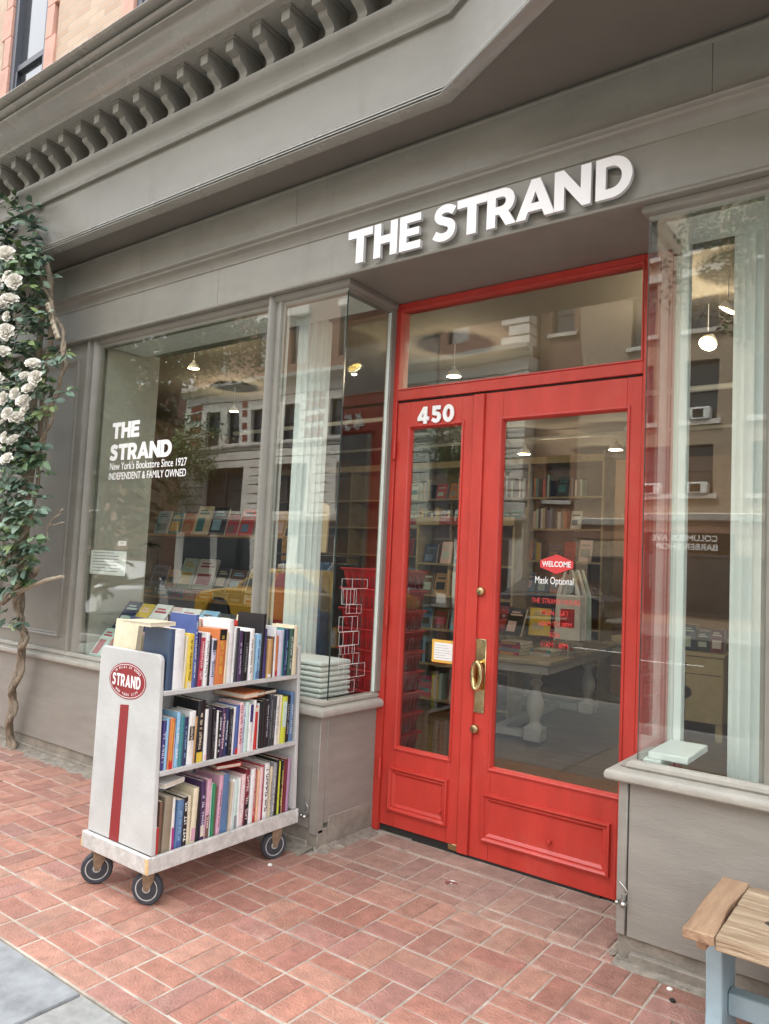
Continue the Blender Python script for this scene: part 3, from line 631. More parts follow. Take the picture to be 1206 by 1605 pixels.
cp_ = MB().lathe([(.030, 0), (.030, .003), (.026, .005), (.024, .003), (.010, .003), (.009, .006), (.002, .007)], (.779, .155, -.001), 20).build('drain_cap', STEEL); tag(cp_, 'small round metal cap set in the bricks in front of the doors', 'cap')
for k, (x, y, l) in enumerate(((1.90, -.10, 'pale crumb of mortar at the foot of the right grey panel'), (1.93, -.17, 'dark pebble on the bricks near the right grey panel'), (-.02, -.30, 'light pebble on the bricks beside the rear cart wheel'))):
    tag(MB().lathe([(.002, 0), (.011, .001), (.012, .006), (.006, .010), (.001, .011)], (x, y, 0), 7).build('pebble', [PAPERW, DARK, PAPERW][k]), l, 'pebble')
# hook-and-eye latches low on the bulkhead corners
for x, z in ((1.682, .255), (-.052, .20)):
    t = thing('hook_latch', 'small steel hook latch on the %s grey panel beside the doors' % ('right' if x > 1 else 'left'), 'latch', (x, -.006, z - .04), 'hook latches on the grey corner strips')
    mb = MB(); mb.tube([(x - .012, -.010, z + .052), (x + .012, -.022, z + .040), (x + .024, -.022, z + .026), (x + .020, -.024, z + .012), (x + .006, -.024, z + .016), (x - .004, -.022, z - .02), (x, -.022, z - .03)], .0032, 8); mb.build('hook', STEEL, t, smooth=60)
    mb = MB(); mb.lathe([(.002, -.045), (.011, -.040), (.013, -.030), (.008, -.020), (.006, 0)], (x + .014, -.006, z - .022), 14, 'y'); mb.lathe([(.002, -.036), (.008, -.032), (.009, -.024), (.005, -.016), (.005, 0)], (x - .014, -.006, z - .022), 14, 'y'); mb.build('eye_screw', STEEL, t, smooth=50)

# ------------------------------------------------------------------ signs
S = thing('shop_sign', 'large raised white letters THE STRAND on the grey board above the doors', 'sign', (.85, -.02, 3.2))
x = .088; H_ = .183; sx = 1.06
LX = {'T': None}
pos = [('T', .088, .150 + .03), ('H', .270, .0), ('E', .440, 0), ('S', .648, 0), ('T', .792, 0), ('R', .962, 0), ('A', 1.120, 0), ('N', 1.312, 0), ('D', 1.508, 0)]
wd = {'T': .165, 'H': .150, 'E': .130, 'S': .138, 'R': .152, 'A': .190, 'N': .170, 'D': .160}
for ch, lx, _ in pos:
    w, cs = GL[ch]; kx = wd[ch] / w
    vs, fs = curve_mesh([[(p[0] * kx, p[1] * H_) for p in c] for c in cs], .022, 0, .0022)
    mb = MB()
    mb.add([(lx + v[0], -.052 - v[2], 3.198 + v[1]) for v in vs], fs)
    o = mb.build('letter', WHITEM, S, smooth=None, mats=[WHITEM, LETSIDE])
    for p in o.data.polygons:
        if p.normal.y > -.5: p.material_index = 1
    MB().add  # noqa
    sb = MB()
    for dx, dz in ((.25, .5), (.75, .5)) if ch not in 'T' else ((.5, .85), (.5, .2)):
        sb.lathe([(.004, -.042), (.004, -.02)], (lx + wd[ch] * dx * .95 + .004, 0, 3.198 + H_ * dz), 8, 'y')
    if ch in 'H': sb.build('standoff', STEEL, o, smooth=None)
    else: sb = None
# letters sit on short studs so they throw a shadow on the board
S2 = thing('house_number', 'white raised street number 450 on the narrow red door', 'number', (.345, DY, 2.39))
for ch, lx in zip('450', (.222, .316, .396)):
    vs, fs = glyph(ch, .098, .008, 0, .92, .022); mb = MB(); mb.add([(lx + v[0], DY - .010 - v[2], 2.397 + v[1]) for v in vs], fs); mb.build('digit', WHITEM, S2, smooth=None)
# decals on the inside-front of the glass (thin vinyl)
def decal(name, label, cat, mb, m): return tag(mb.build(name, m, smooth=None), label, cat)
GY = .0322
mb = MB(); word(mb, 'THE', .112, front(-2.178, GY, 2.383), .0008, .11, 1.12, 0, .0035); word(mb, 'STRAND', .112, front(-2.190, GY, 2.222), .0008, .11, 1.13, 0, .0035)
decal('window_lettering', 'bold white words THE STRAND stuck on the large left window', 'lettering', mb, DECALW)
mb = MB(); put_text(mb, "New York's Bookstore Since 1927", .078, front(-2.185, GY, 2.150), bold=.004, sx=.80)
put_text(mb, 'INDEPENDENT & FAMILY OWNED', .074, front(-2.190, GY, 2.078), bold=.004, sx=.78)
decal('window_slogan', "small white lines New York's Bookstore Since 1927 under the window lettering", 'lettering', mb, DECALW)
DGY = DY + .0146
t = thing('welcome_sign', 'red hexagonal WELCOME sticker on the wide door glass', 'sticker', (1.118, DGY, 1.545))
mb = MB(); hexp = [(1.026, 1.578), (1.118, 1.545), (1.210, 1.578), (1.210, 1.614), (1.118, 1.648), (1.026, 1.614)]
mb.prism(hexp, lambda u, v, w: (u, w, v), DGY, DGY + .001); mb.build('plaque', DECALR, t, smooth=None); mb = MB(); mb.prism([(1.118 + (a - 1.118) * 1.045, 1.5965 + (b - 1.5965) * 1.08) for a, b in hexp], lambda u, v, w: (u, w, v), DGY + .0012, DGY + .0018); mb.build('border', BLACK, t, smooth=None)
mb = MB(); put_text(mb, 'WELCOME', .040, front(1.118, DGY - .0008, 1.583), bold=.02, sx=.82, align='CENTER'); mb.build('lettering', DECALW, t, smooth=None)
mb = MB(); put_text(mb, 'Mask Optional', .054, front(.998, DGY, 1.492), bold=.002, sx=.68)
decal('mask_notice', 'white words Mask Optional under the red welcome sticker', 'lettering', mb, DECALW)
mb = MB()
for s_, zz, k in (('THE STRAND HOURS', 1.390, .74), ('MON - SAT', 1.330, .8), ('10AM TO 8PM', 1.272, .8), ('SUN', 1.218, .8), ('11AM - 8PM', 1.165, .8)):
    put_text(mb, s_, .038, front(1.118, DGY, zz), sx=k, align='CENTER', bold=.002)
decal('opening_hours', 'thin red opening hours lettering on the wide door glass', 'lettering', mb, DECALR)
t = thing('taped_notice', 'white notice in a yellow frame on the narrow door glass', 'notice', (.46, DGY, 1.02))
MB().box(.372, .524, DGY, DGY + .001, 1.012, 1.140).build('frame', NOTE, t, smooth=None)
MB().box(.387, .510, DGY - .001, DGY - .0001, 1.026, 1.124).build('sheet', PAPERW, t, smooth=None)
mb = MB()
for k in range(6): mb.box(.395, .395 + RND.uniform(.07, .105), DGY - .0015, DGY - .0011, 1.108 - k * .014, 1.110 - k * .014)
mb.build('print', mat('grey_print', (.25, .25, .27), .8), t, smooth=None)
# papers behind the left window
for (x0, x1, z0, z1, lab) in ((-2.36, -1.92, 1.385, 1.560, 'large creased white notice taped low inside the left window edge'), (-2.03, -1.93, 1.60, 1.635, 'tiny white label above the creased notice in the window')):
    t = thing('paper_notice', lab, 'paper', ((x0 + x1) / 2, .05, z0))
    MB().box(x0, x1, .0435, .0445, z0, z1).build('sheet', PAPERW, t, smooth=None)
    mb = MB()
    for k in range(int((z1 - z0) / .022)): mb.box(x0 + .03, x1 - RND.uniform(.04, .4) * (x1 - x0), .0427, .0433, z1 - .018 - k * .022, z1 - .013 - k * .022)
    mb.build('print', MATS['grey_print'], t, smooth=None)
# red outline graphic on the return pane of the right bay, pale outline graphic on the left one
def skyline(mb, xp, y0, y1, z0, z1, seed, w=.0018):
    r = random.Random(seed); z = z0
    while z < z1:
        h = r.uniform(.035, .085); a = y0 + r.uniform(0, .06); b = y1 - r.uniform(0, .12)
        for (p, q, u, v) in ((a, b, z, z + w), (a, b, z + h, z + h + w), (a, a + w, z, z + h), (b, b + w, z, z + h)): mb.box(xp, xp + .0006, p, q, u, v)
        n = r.randint(1, 4)
        for k in range(n):
            yy = a + (b - a) * (k + .4) / n; mb.box(xp, xp + .0006, yy, yy + w, z, z + h)
        z += h + r.uniform(.0, .02)
mb = MB(); skyline(mb, .0202, .10, .36, .82, 1.45, 5)
decal('skyline_drawing', 'white line drawing of stacked shelves on the left corner glass', 'drawing', mb, DECALW)
mb = MB(); skyline(mb, GR - .0009, .10, .36, .86, 1.30, 9); skyline(mb, GR - .0009, .10, .24, 1.5, 1.85, 12)
decal('skyline_drawing', 'thin pinkish line drawing on the right corner glass', 'drawing', mb, mat('pink_vinyl', (.75, .35, .33), .5))
# ================================================================== the book cart
CX0, CX1, CY0, CY1 = -.560, -.050, -1.030, -.070
K = thing('book_cart', 'white wooden three-shelf book cart with a red stripe and oval emblem, full of books', 'book cart', ((CX0 + CX1) / 2, (CY0 + CY1) / 2, 0))
CARTBM = CARTB
mb = MB(); mb.box(CX0, CX1, CY0, CY0 + .022, .152, .226); mb.box(CX0, CX1, CY1 - .022, CY1, .152, .226)
mb.box(CX1 - .020, CX1, CY0 + .0225, CY1 - .0225, .152, .224); mb.box(CX0, CX0 + .020, CY0 + .0225, CY1 - .0225, .152, .224); mb.box(CX0 + .0205, CX1 - .0205, CY0 + .0225, CY1 - .0225, .158, .205)
cb_ = mb.build('base_tray', CARTBM, K, bevel=.004, segs=2)
mb = MB(); mb.prism([(.0, .156), (.013, .158), (.019, .222), (.004, .219)], lambda u, v, w: (CX1 - u, w, v), CY0 - .0012, CY0 + .002); mb.prism([(.0, .158), (.005, .158), (.004, .218), (.0, .222)], lambda u, v, w: (CX1 + .0012 - .002 * w, CY0 + .001 + u, v), 0, 1)
mb.prism([(.0, .160), (.010, .158), (.006, .190), (.001, .199)], lambda u, v, w: (CX0 + u, w, v), CY0 - .0012, CY0 + .002)
mb.build('bare_wood_chip', BAREW, cb_, smooth=None)
def rounded_end(y0, y1, name='end_panel'):
    xb0, xb1, xt0, xt1, zb, zt, r = CX0 + .012, CX1 - .006, CX0 + .016, CX1 - .030, .2265, 1.100, .034
    pts = [(xb0, zb), (xb1, zb)] + [(xt1 - r + r * cos(a), zt - r + r * sin(a)) for a in [k * pi / 2 / 6 for k in range(7)]] + [(xt0 + r - r * sin(a), zt - r + r * cos(a)) for a in [k * pi / 2 / 6 for k in range(7)]]
    return MB().prism(pts, lambda u, v, w: (u, w, v), y0, y1).build(name, CARTW, K, bevel=.004, segs=2)
e1 = rounded_end(-1.008, -.985); e2 = rounded_end(-.108, -.085)
s1 = MB().box(CX0 + .022, CX1 - .022, -.984, -.109, .917, .938).build('shelf', CARTW, K, bevel=.002)
s2 = MB().box(CX0 + .020, CX1 - .014, -.984, -.109, .564, .586).build('shelf', CARTW, K, bevel=.002)
MB().box(-.313, -.299, -.984, -.109, .2055, .5635).box(-.313, -.299, -.984, -.109, .5865, .9165).box(-.313, -.299, -.984, -.109, .9385, .99).build('divider', CARTW, K)
mb = MB(); mb.prism([(-.374, .2285), (-.300, .2285), (-.292, .850), (-.357, .843)], lambda u, v, w: (u, w, v), -1.0092, -1.0082); mb.build('stripe', CARTR, e1, smooth=None)
em = MB(); ox, oz, ra, rb = -.316, .956, .142, .083
def ell(a, b, n=48): return [(ox + a * cos(2 * pi * k / n), oz + b * sin(2 * pi * k / n)) for k in range(n)]
em.prism(ell(ra, rb), lambda u, v, w: (u, w, v), -1.0094, -1.0082)
emb = em.build('emblem', CARTR, e1, smooth=None)
er = MB(); o_, i_ = ell(ra - .006, rb - .006), ell(ra - .0085, rb - .0085)
k0 = len(er.v); n = len(o_)
er.v += [(u, -1.0099, v) for u, v in o_] + [(u, -1.0099, v) for u, v in i_]
for k in range(n): er.face([k, (k + 1) % n, n + (k + 1) % n, n + k])
word(er, 'STRAND', .056, front(ox - .116, -1.0100, oz - .028), .0006, .10, .66)
def arc_text(mb, s, size, a0, a1, rx, ry, up=True, sx=.8):
    for i, ch in enumerate(s):
        if ch == ' ': continue
        a = radians(a0 + (a1 - a0) * (i + .5) / len(s)); px_, pz_ = ox + rx * cos(a), oz + ry * sin(a)
        tx, tz = -rx * sin(a), ry * cos(a); l = math.hypot(tx, tz) or 1; tx /= l; tz /= l
        if up: tx, tz = -tx, -tz
        vs, fs = text_mesh(ch, size, .0004, .02, sx, 'CENTER')
        mb.add([(px_ + v[0] * tx - v[1] * tz, -1.0100 - v[2], pz_ + v[0] * tz + v[1] * tx) for v in vs], fs)
arc_text(er, '18 MILES OF BOOKS', .0155, 148, 32, ra - .030, rb - .0245)
arc_text(er, 'NEW YORK CITY', .0155, 222, 318, ra - .024, rb - .016, up=False)
er.build('emblem_lettering', DECALW, emb, smooth=None)
def caster(x, y, yaw, name='caster'):
    """x,y = wheel contact point"""
    o = bpy.data.objects.new(name, None); COL.objects.link(o); o.parent = K; o.location = Vector((x, y, 0)) - K.location; o.rotation_euler = (0, 0, yaw)
    f = MB(); f.box(-.030, .035, -.022, .022, .1455, .1515)
    for s in (-1, 1):
        f.prism([(-.010, .064), (.010, .061), (.016, .076), (.034, .110), (.036, .144), (-.018, .144), (-.020, .118)], lambda u, v, w: (u, w, v), s * .0185 - .0015, s * .0185 + .0015)
    f.lathe([(.014, .118), (.020, .122), (.020, .146)], (.012, 0, 0), 14)
    f.tube([(0, -.022, .0715), (0, .022, .0715)], .006, 8)
    f.build('fork', RUST, o, local=True, smooth=40)
    MB().lathe([(.052, -.014), (.066, -.0155), (.0715, -.009), (.0715, .009), (.066, .0155), (.052, .014)], (0, 0, .0715), 32, 'y').build('tyre', RUBBER, o, local=True, smooth=50)
    MB().lathe([(.010, -.018), (.018, -.017), (.020, -.009), (.044, -.008), (.048, -.0145), (.0525, -.015), (.0525, .015), (.048, .0145), (.044, .008), (.020, .009), (.018, .017), (.010, .018)], (0, 0, .0715), 32, 'y').build('hub', HUB, o, local=True, smooth=40)
caster(-.462, -1.000, radians(52)); caster(-.110, -.975, radians(28)); caster(-.075, -.225, radians(72)); caster(-.50, -.21, radians(30))

# ------------------------------------------------------------------ books
PAL = {
 'navy': (.022, .035, .10), 'slate': (.045, .075, .13), 'white': (.74, .74, .72), 'cream': (.70, .62, .44), 'yellow': (.66, .48, .06), 'blue': (.07, .11, .30),
 'crimson': (.42, .025, .06), 'purple': (.06, .03, .09), 'lilac': (.58, .56, .66), 'orange': (.60, .19, .06), 'black': (.015, .014, .016), 'charcoal': (.04, .042, .048),
 'pale blue': (.26, .48, .66), 'indigo': (.05, .04, .16), 'tan': (.52, .31, .13), 'teal': (.05, .23, .25), 'dark green': (.04, .10, .07), 'red': (.50, .035, .03),
 'pink': (.58, .33, .42), 'lime': (.55, .60, .06), 'grey': (.27, .28, .29), 'brown': (.16, .09, .06), 'taupe': (.27, .225, .16), 'beige': (.55, .47, .34),
 'mint': (.52, .66, .60), 'maroon': (.16, .02, .03), 'mauve': (.42, .25, .38), 'peach': (.74, .45, .28), 'green': (.03, .22, .10), 'steel blue': (.10, .19, .34), 'rose': (.72, .52, .52), 'magenta': (.40, .04, .22)}
def cover(c):
    return mat(c.replace(' ', '_') + '_cover', PAL[c], .38, var=.12, vscale=14)
ORD = ['first', 'second', 'third', 'fourth', 'fifth', 'sixth', 'seventh', 'eighth', 'ninth', 'tenth', 'eleventh', 'twelfth', 'thirteenth', 'fourteenth', 'fifteenth', 'sixteenth', 'seventeenth', 'eighteenth', 'nineteenth', 'twentieth', 'twenty-first', 'twenty-second', 'twenty-third', 'twenty-fourth', 'twenty-fifth', 'twenty-sixth', 'twenty-seventh', 'twenty-eighth', 'twenty-ninth', 'thirtieth', 'thirty-first', 'thirty-second', 'thirty-third', 'thirty-fourth', 'thirty-fifth', 'thirty-sixth', 'thirty-seventh', 'thirty-eighth', 'thirty-ninth', 'fortieth']
def make_book(w, h, d, col, label, group, loc, rot=(0, 0, 0), title=None, art=None, hard=False, cat='book'):
    """local frame: spine faces +x at x=0, thickness along y (0..w), pages run to x=-d, height z"""
    o = thing('book', label, cat, loc, group); o.rotation_euler = rot
    t = min(.003 if hard else .0016, w * .2); m = MB(); bul = min(.004, w * .18)
    ov = .003 if hard else 0
    # cover as a folded shell with a slightly rounded spine
    outer = [(-d, 0), (0, 0), (bul * .7, w * .12), (bul, w * .5), (bul * .7, w * .88), (0, w), (-d, w)]
    inner = [(-d, w - t), (-t, w - t), (-t + bul * .5, w * .5), (-t, t), (-d, t)]
    pts = outer + inner; n = len(pts)
    m.v = [(x, y, 0) for x, y in pts] + [(x, y, h) for x, y in pts]
    for i in range(n): m.face([i, (i + 1) % n, n + (i + 1) % n, n + i])
    def cap(off, rev):
        qs = [(0, 1, 10, 11), (1, 2, 10), (2, 3, 9), (2, 9, 10), (3, 4, 9), (4, 8, 9), (4, 5, 8), (5, 6, 7, 8)]
        for q in qs: m.face([off + k for k in (q[::-1] if rev else q)])
    cap(0, True); cap(n, False)
    m.build('cover', cover(col), o, local=True, smooth=40)
    p = MB(); p.box(-d + (.004 if hard else .0008), -t * .4, t * 1.02, w - t * 1.02, ov + .0005, h - ov - .0008); p.build('pages', PAPER, o, local=True, smooth=None)
    if title and w > .011:
        q = MB(); r = RND; z = h * r.uniform(.12, .22); zt = h * r.uniform(.72, .93); big = r.random() < .45; ww = min(w * (.50 if big else .30), .018); y0 = w / 2 - ww / 2; q.m = 0
        while z < zt:
            L = r.uniform(.005, .012) * (1.5 if big else 1)
            k = r.randrange(4); e = bul + .0004; st = ww * .22
            def bx(a, b, c_, d_): q.box(e - .0012, e, a, b, c_, d_)
            if k == 0: bx(y0, y0 + ww, z, z + L * .28); bx(y0, y0 + ww, z + L * .6, z + L * .85)
            elif k == 1: bx(y0, y0 + st, z, z + L * .85); bx(y0 + st, y0 + ww, z + L * .3, z + L * .55)
            elif k == 2: bx(y0, y0 + ww, z, z + L * .3); bx(y0 + ww - st, y0 + ww, z + L * .3, z + L * .85)
            else: bx(y0 + st, y0 + ww - st, z, z + L * .8)
            z += L
            if r.random() < .14: z += L * 1.2
        if len(q.f) >= 60: q.build('spine_title', cover(title), o, local=True, smooth=None)
    if art:
        c2, a, b = art; q = MB(); q.box(bul - .0006, bul + .0003, w * .12, w * .88, h * a, h * b); q.build('spine_band', cover(c2), o, local=True, smooth=None)
    return o
# shelf rows: (colour, thickness, height, title colour, (band colour, from, to))
TOP = [('slate', .034, .285, None, None), ('white', .05, .27, None, None), ('cream', .012, .25, None, None), ('yellow', .030, .245, 'black', ('cream', .0, .12)), ('blue', .020, .335, 'white', None), ('purple', .014, .25, None, None), ('crimson', .024, .24, 'rose', None), ('white', .020, .26, 'grey', None), ('black', .012, .235, None, None), ('lilac', .026, .22, 'slate', ('charcoal', .76, .97)), ('orange', .052, .265, 'yellow', ('black', .80, .995)), ('cream', .016, .25, None, None), ('white', .030, .30, None, None), ('white', .014, .275, 'grey', None), ('charcoal', .018, .26, None, None), ('purple', .024, .26, 'lilac', None), ('black', .034, .255, 'grey', None), ('white', .026, .25, 'charcoal', None), ('cream', .012, .22, None, None), ('pale blue', .030, .24, 'navy', ('steel blue', .02, .18)), ('black', .022, .33, None, None), ('indigo', .020, .25, None, None), ('tan', .026, .205, None, ('white', .02, .10)), ('brown', .014, .22, 'tan', None), ('white', .014, .26, None, None), ('orange', .018, .215, None, ('crimson', .03, .14)), ('lilac', .028, .245, None, None), ('teal', .010, .25, None, None), ('navy', .020, .24, 'pale blue', None), ('dark green', .028, .25, 'white', None), ('cream', .030, .255, None, None)]
MID = [('indigo', .018, .225, 'lilac', None), ('pale blue', .014, .225, None, None), ('orange', .026, .23, 'yellow', ('red', .0, .18)), ('rose', .010, .20, None, None), ('pale blue', .020, .245, 'white', None), ('teal', .022, .23, None, None), ('navy', .024, .225, 'pale blue', None), ('white', .036, .25, 'cream', ('charcoal', .45, .72)), ('tan', .012, .225, None, None), ('black', .044, .28, 'cream', ('yellow', .0, .16)), ('white', .018, .25, None, ('rose', .02, .12)), ('charcoal', .030, .245, None, None), ('black', .018, .24, 'grey', None), ('white', .010, .23, None, None), ('black', .016, .225, 'white', None), ('purple', .022, .23, 'rose', None), ('navy', .024, .235, 'white', None), ('black', .022, .22, 'grey', None), ('white', .014, .235, None, None), ('blue', .022, .24, None, ('red', .0, .12)), ('rose', .024, .245, 'crimson', None), ('lilac', .016, .24, 'blue', None), ('mint', .024, .24, None, None), ('white', .024, .235, None, ('indigo', .62, .995)), ('white', .012, .245, None, None), ('red', .024, .225, None, ('cream', .88, .98)), ('white', .012, .23, None, None), ('black', .014, .25, None, None), ('black', .022, .245, None, None), ('black', .024, .24, 'lilac', None), ('charcoal', .020, .255, 'grey', None), ('charcoal', .026, .255, 'grey', None), ('white', .024, .26, 'grey', None), ('cream', .014, .25, None, None), ('lime', .036, .25, None, ('mint', .35, .9)), ('black', .028, .255, 'grey', None), ('steel blue', .026, .255, 'white', None)]
BOT = [('red', .018, .13, None, None), ('brown', .016, .235, None, None), ('taupe', .040, .265, None, None), ('cream', .008, .25, None, None), ('white', .016, .235, None, ('magenta', .04, .45)), ('steel blue', .034, .235, 'pale blue', ('blue', .0, .2)), ('black', .024, .235, 'white', None), ('cream', .022, .24, None, None), ('cream', .028, .26, None, ('pink', .08, .30)), ('black', .020, .25, None, None), ('purple', .024, .28, 'lilac', ('cream', .1, .28)), ('pink', .026, .285, 'rose', ('brown', .02, .42)), ('mint', .010, .27, None, None), ('green', .014, .26, None, None), ('brown', .012, .245, None, None), ('pink', .022, .285, 'purple', None), ('steel blue', .050, .295, None, None), ('beige', .012, .255, None, None), ('white', .016, .26, None, None), ('mint', .022, .26, None, ('grey', .05, .3)), ('white', .012, .255, None, None), ('rose', .026, .275, 'white', None), ('maroon', .026, .285, 'rose', ('black', .02, .5)), ('white', .028, .28, None, None), ('red', .018, .285, 'rose', None), ('peach', .014, .28, None, None), ('rose', .020, .285, None, None), ('crimson', .014, .285, None, None), ('white', .030, .29, 'black', None), ('beige', .016, .28, 'charcoal', None), ('grey', .022, .285, 'white', None), ('black', .020, .295, None, None), ('lime', .014, .30, None, None), ('black', .012, .29, 'lime', None), ('peach', .010, .295, None, None), ('maroon', .018, .295, None, None), ('mauve', .020, .30, None, None)]
def row(spec, z, y0, y1, xf, name, slope=.0):
    tot = sum(s[1] for s in spec); k = (y1 - y0) / (tot + .0016 * len(spec)); y = y0
    cnt = {}
    for i, (c, w, h, ti, band) in enumerate(spec):
        w *= k; pc = spec[i - 1][0] if i else 'near end panel'; nc = spec[i + 1][0] if i < len(spec) - 1 else 'far end panel'
        size = 'thin' if w < .017 else ('thick' if w > .033 else 'medium')
        lab = '%s %s book, %s from the left facing front on the %s cart shelf' % (size, c, ORD[i], name)
        d = RND.uniform(.135, .175) if h < .28 else RND.uniform(.18, .20)
        lean = radians(RND.uniform(-.5, 2.6)) * (1 if i > 0 else 0)
        h *= RND.uniform(.95, 1.03)
        o = make_book(w, h, d, c, lab, 'books on the %s shelf of the cart' % name, (xf - RND.uniform(0, .010), y, z + .0006), (-radians(RND.uniform(-.8, 2.2)), 0, radians(RND.uniform(-2, 2)) if w > .012 else 0), title=ti, art=band, hard=(w > .024 and h > .24))
        y += w + .0016 * k
row(TOP, .938, -.972, -.122, -.078, 'top'); row(MID, .586, -.976, -.122, -.072, 'middle'); row(BOT, .205, -.976, -.122, -.080, 'bottom')
def backrow(n, z, name, hr, seed, cols):
    r = random.Random(seed); y = -.972; i = 0
    while y < -.14 and i < 36:
        w = r.choice([.012, .018, .022, .028, .034]); c = r.choice(cols) if i else 'cream'
        if y + w > -.118: break
        lab = '%s book in the rear row of the %s cart shelf, %s from the left' % (c, name, ORD[i])
        h = r.uniform(*hr)
        o = make_book(w, h, r.uniform(.14, .19), c, lab, 'books in the rear row of the %s cart shelf' % name, (CX0 + .04, y + w, z + .0006), (radians(r.uniform(-1, 6)) if name == 'top' else 0, 0, pi + radians(r.uniform(-2, 2))), hard=w > .02)
        y += w + .002; i += 1
backrow(30, .940, 'top', (.20, .30), 11, ['cream', 'white', 'white', 'beige', 'black', 'red', 'navy', 'rose', 'grey'])
backrow(30, .586, 'middle', (.26, .315), 12, ['cream', 'white', 'grey', 'slate', 'black', 'beige', 'charcoal', 'steel blue', 'brown', 'teal'])
backrow(30, .205, 'bottom', (.28, .345), 13, ['cream', 'white', 'beige', 'white', 'slate', 'brown', 'navy', 'beige', 'tan'])
# books lying flat on top of the rows
def lying(x, y, z, yaw, w, h, d, c, lab, tilt=0): return make_book(w, h, d, c, lab, None, (x, y, z), Euler((radians(90), tilt, yaw)).to_matrix().to_euler(), hard=True)
lying(-.305, -.36, .848, radians(95), .026, .22, .15, 'orange', 'thick orange book lying flat across the middle shelf books')
lying(-.305, -.27, .852, radians(98), .020, .21, .15, 'black', 'black book lying flat beside the orange one on the middle shelf')
lying(-.305, -.86, .500, radians(105), .022, .20, .14, 'white', 'white book lying flat on the brown books of the bottom shelf')
lying(-.305, -.42, .507, radians(80), .020, .20, .14, 'red', 'red and white book lying flat over the bottom shelf row')
lying(-.305, -.93, 1.226, radians(92), .018, .20, .14, 'cream', 'cream paperback lying flat behind the slate book on the top shelf')

# ================================================================== bench at the right edge
BN = thing('bench', 'rustic plank bench with pale blue legs by the right grey panel', 'bench', (2.9, -.33, 0))
bz0, bz1 = .418, .460; BX0, BX1 = 2.075, 3.75; BY0, BY1 = -.610, -.090
mb = MB(); n = 10; ys = [BY0 - .004 + (BY1 - BY0 + .008) * k / n for k in range(n + 1)]
left = [(BX0 + .003 * sin(k * .9), y) for k, y in enumerate(ys)]; right = [(BX0 + .088 + .006 * sin(k * .75 + 1), y) for k, y in enumerate(ys)]
pts = left[::-1][::-1] + right[::-1]; mb.prism(pts, lambda u, v, w: (u, v, w), bz0 + .012, bz1 + .004); mb.build('end_board', BENCHE, BN, bevel=.005, segs=2)
py_ = [BY0, -.470, -.300, -.165, BY1]
for k in range(4):
    mb = MB(); n = 14; a = [(BX0 + .094 + (BX1 - BX0 - .09) * i / n, py_[k] + .0055 + (.004 * sin(i * 1.7 + k) if k else 0)) for i in range(n + 1)]; b = [(BX0 + .094 + (BX1 - BX0 - .09) * i / n, py_[k + 1] - .0055 + .004 * sin(i * 1.7 + k + 1) * (k < 3)) for i in range(n + 1)]
    mb.prism(a + b[::-1], lambda u, v, w: (u, v, w), bz0 + .001 * k, bz1 - .0015 * (k % 2)); p_ = mb.build('plank', BENCHW, BN, bevel=.005, segs=2)
    if k in (1, 2): MB().lathe([(.001, bz1 + .0002), (.010, bz1 + .0006), (.018, bz1 + .0004), (.019, bz1 - .002)], (2.29 + .10 * (k - 1), py_[k] + .085, 0), 14).build('knot', KNOT, p_, smooth=50)
MB().box(BX0 + .03, BX0 + .060, BY0 + .05, BY1 - .04, bz0 - .028, bz0 - .0005).build('cleat', BENCHE, BN, bevel=.003)
def bleg(x):
    mb = MB(); pf = [(.41, .02), (.36, .028), (.30, .020), (.20, .012), (.12, .012), (.07, .020), (.03, .040), (.0, .052)]
    y0, y1 = -.385, -.215
    # flat sawn trestle leg: front and back edges waist in and flare at the foot
    pts = [(y0 - o_, z) for z, o_ in pf] + [(y1 + o_, z) for z, o_ in pf[::-1]]
    pts = pts
    mb.prism(pts, lambda u, v, w: (w, u, v), x, x + .052); return mb.build('leg', BLUE, BN, bevel=.004, smooth=40)
bleg(2.142 - .045); bleg(3.58)
MB().box(2.15, 3.579, -.322, -.268, .10, .175).build('stretcher', BLUE, BN, bevel=.004)
MB().box(2.165, 3.60, -.335, -.265, .385, .4175).build('rail', BLUE, BN, bevel=.004)

# ================================================================== climbing rose at the left edge
V = thing('climbing_rose', 'tall climbing white rose with twisted woody stems at the left edge', 'climbing rose', (-3.02, -.10, 0))
def wig(pts, amp, seed, n=6):
    r = random.Random(seed); P = [Vector(p) for p in pts]; out = []
    for i in range(len(P) - 1):
        for k in range(n):
            t = k / n; q = P[i].lerp(P[i + 1], t); a = (i * n + k) * .9
            out.append(q + Vector((cos(a) * amp, sin(a) * amp * .7, r.uniform(-.3, .3) * amp)))
    out.append(P[-1]); return out
def rj(r, n, s=1):
    q = random.Random(s); return [r * q.uniform(.82, 1.22) for _ in range(n)]
T1 = [(-3.105, -.06, -.02), (-3.06, -.09, .25), (-3.01, -.11, .465), (-2.88, -.13, .78), (-2.84, -.16, .93), (-2.87, -.20, 1.06), (-2.82, -.23, 1.25), (-2.74, -.27, 1.45)]
mb = MB(); mb.tube(wig(T1, .016, 1), [.028 - .008 * i / 42 + .004 * sin(i * 1.9) for i in range(43)], 9); mb.tube(wig([(a + .05 * (1 - i / 8), b - .02, c) for i, (a, b, c) in enumerate(T1)], .034, 2), [.020 - .004 * i / 42 + .003 * sin(i * 2.3) for i in range(43)], 8)
mb.tube(wig([(a - .035, b, c) for a, b, c in T1[:5]] + [(-2.95, -.15, 1.2), (-2.98, -.2, 1.9)], .012, 3), .020, 8)
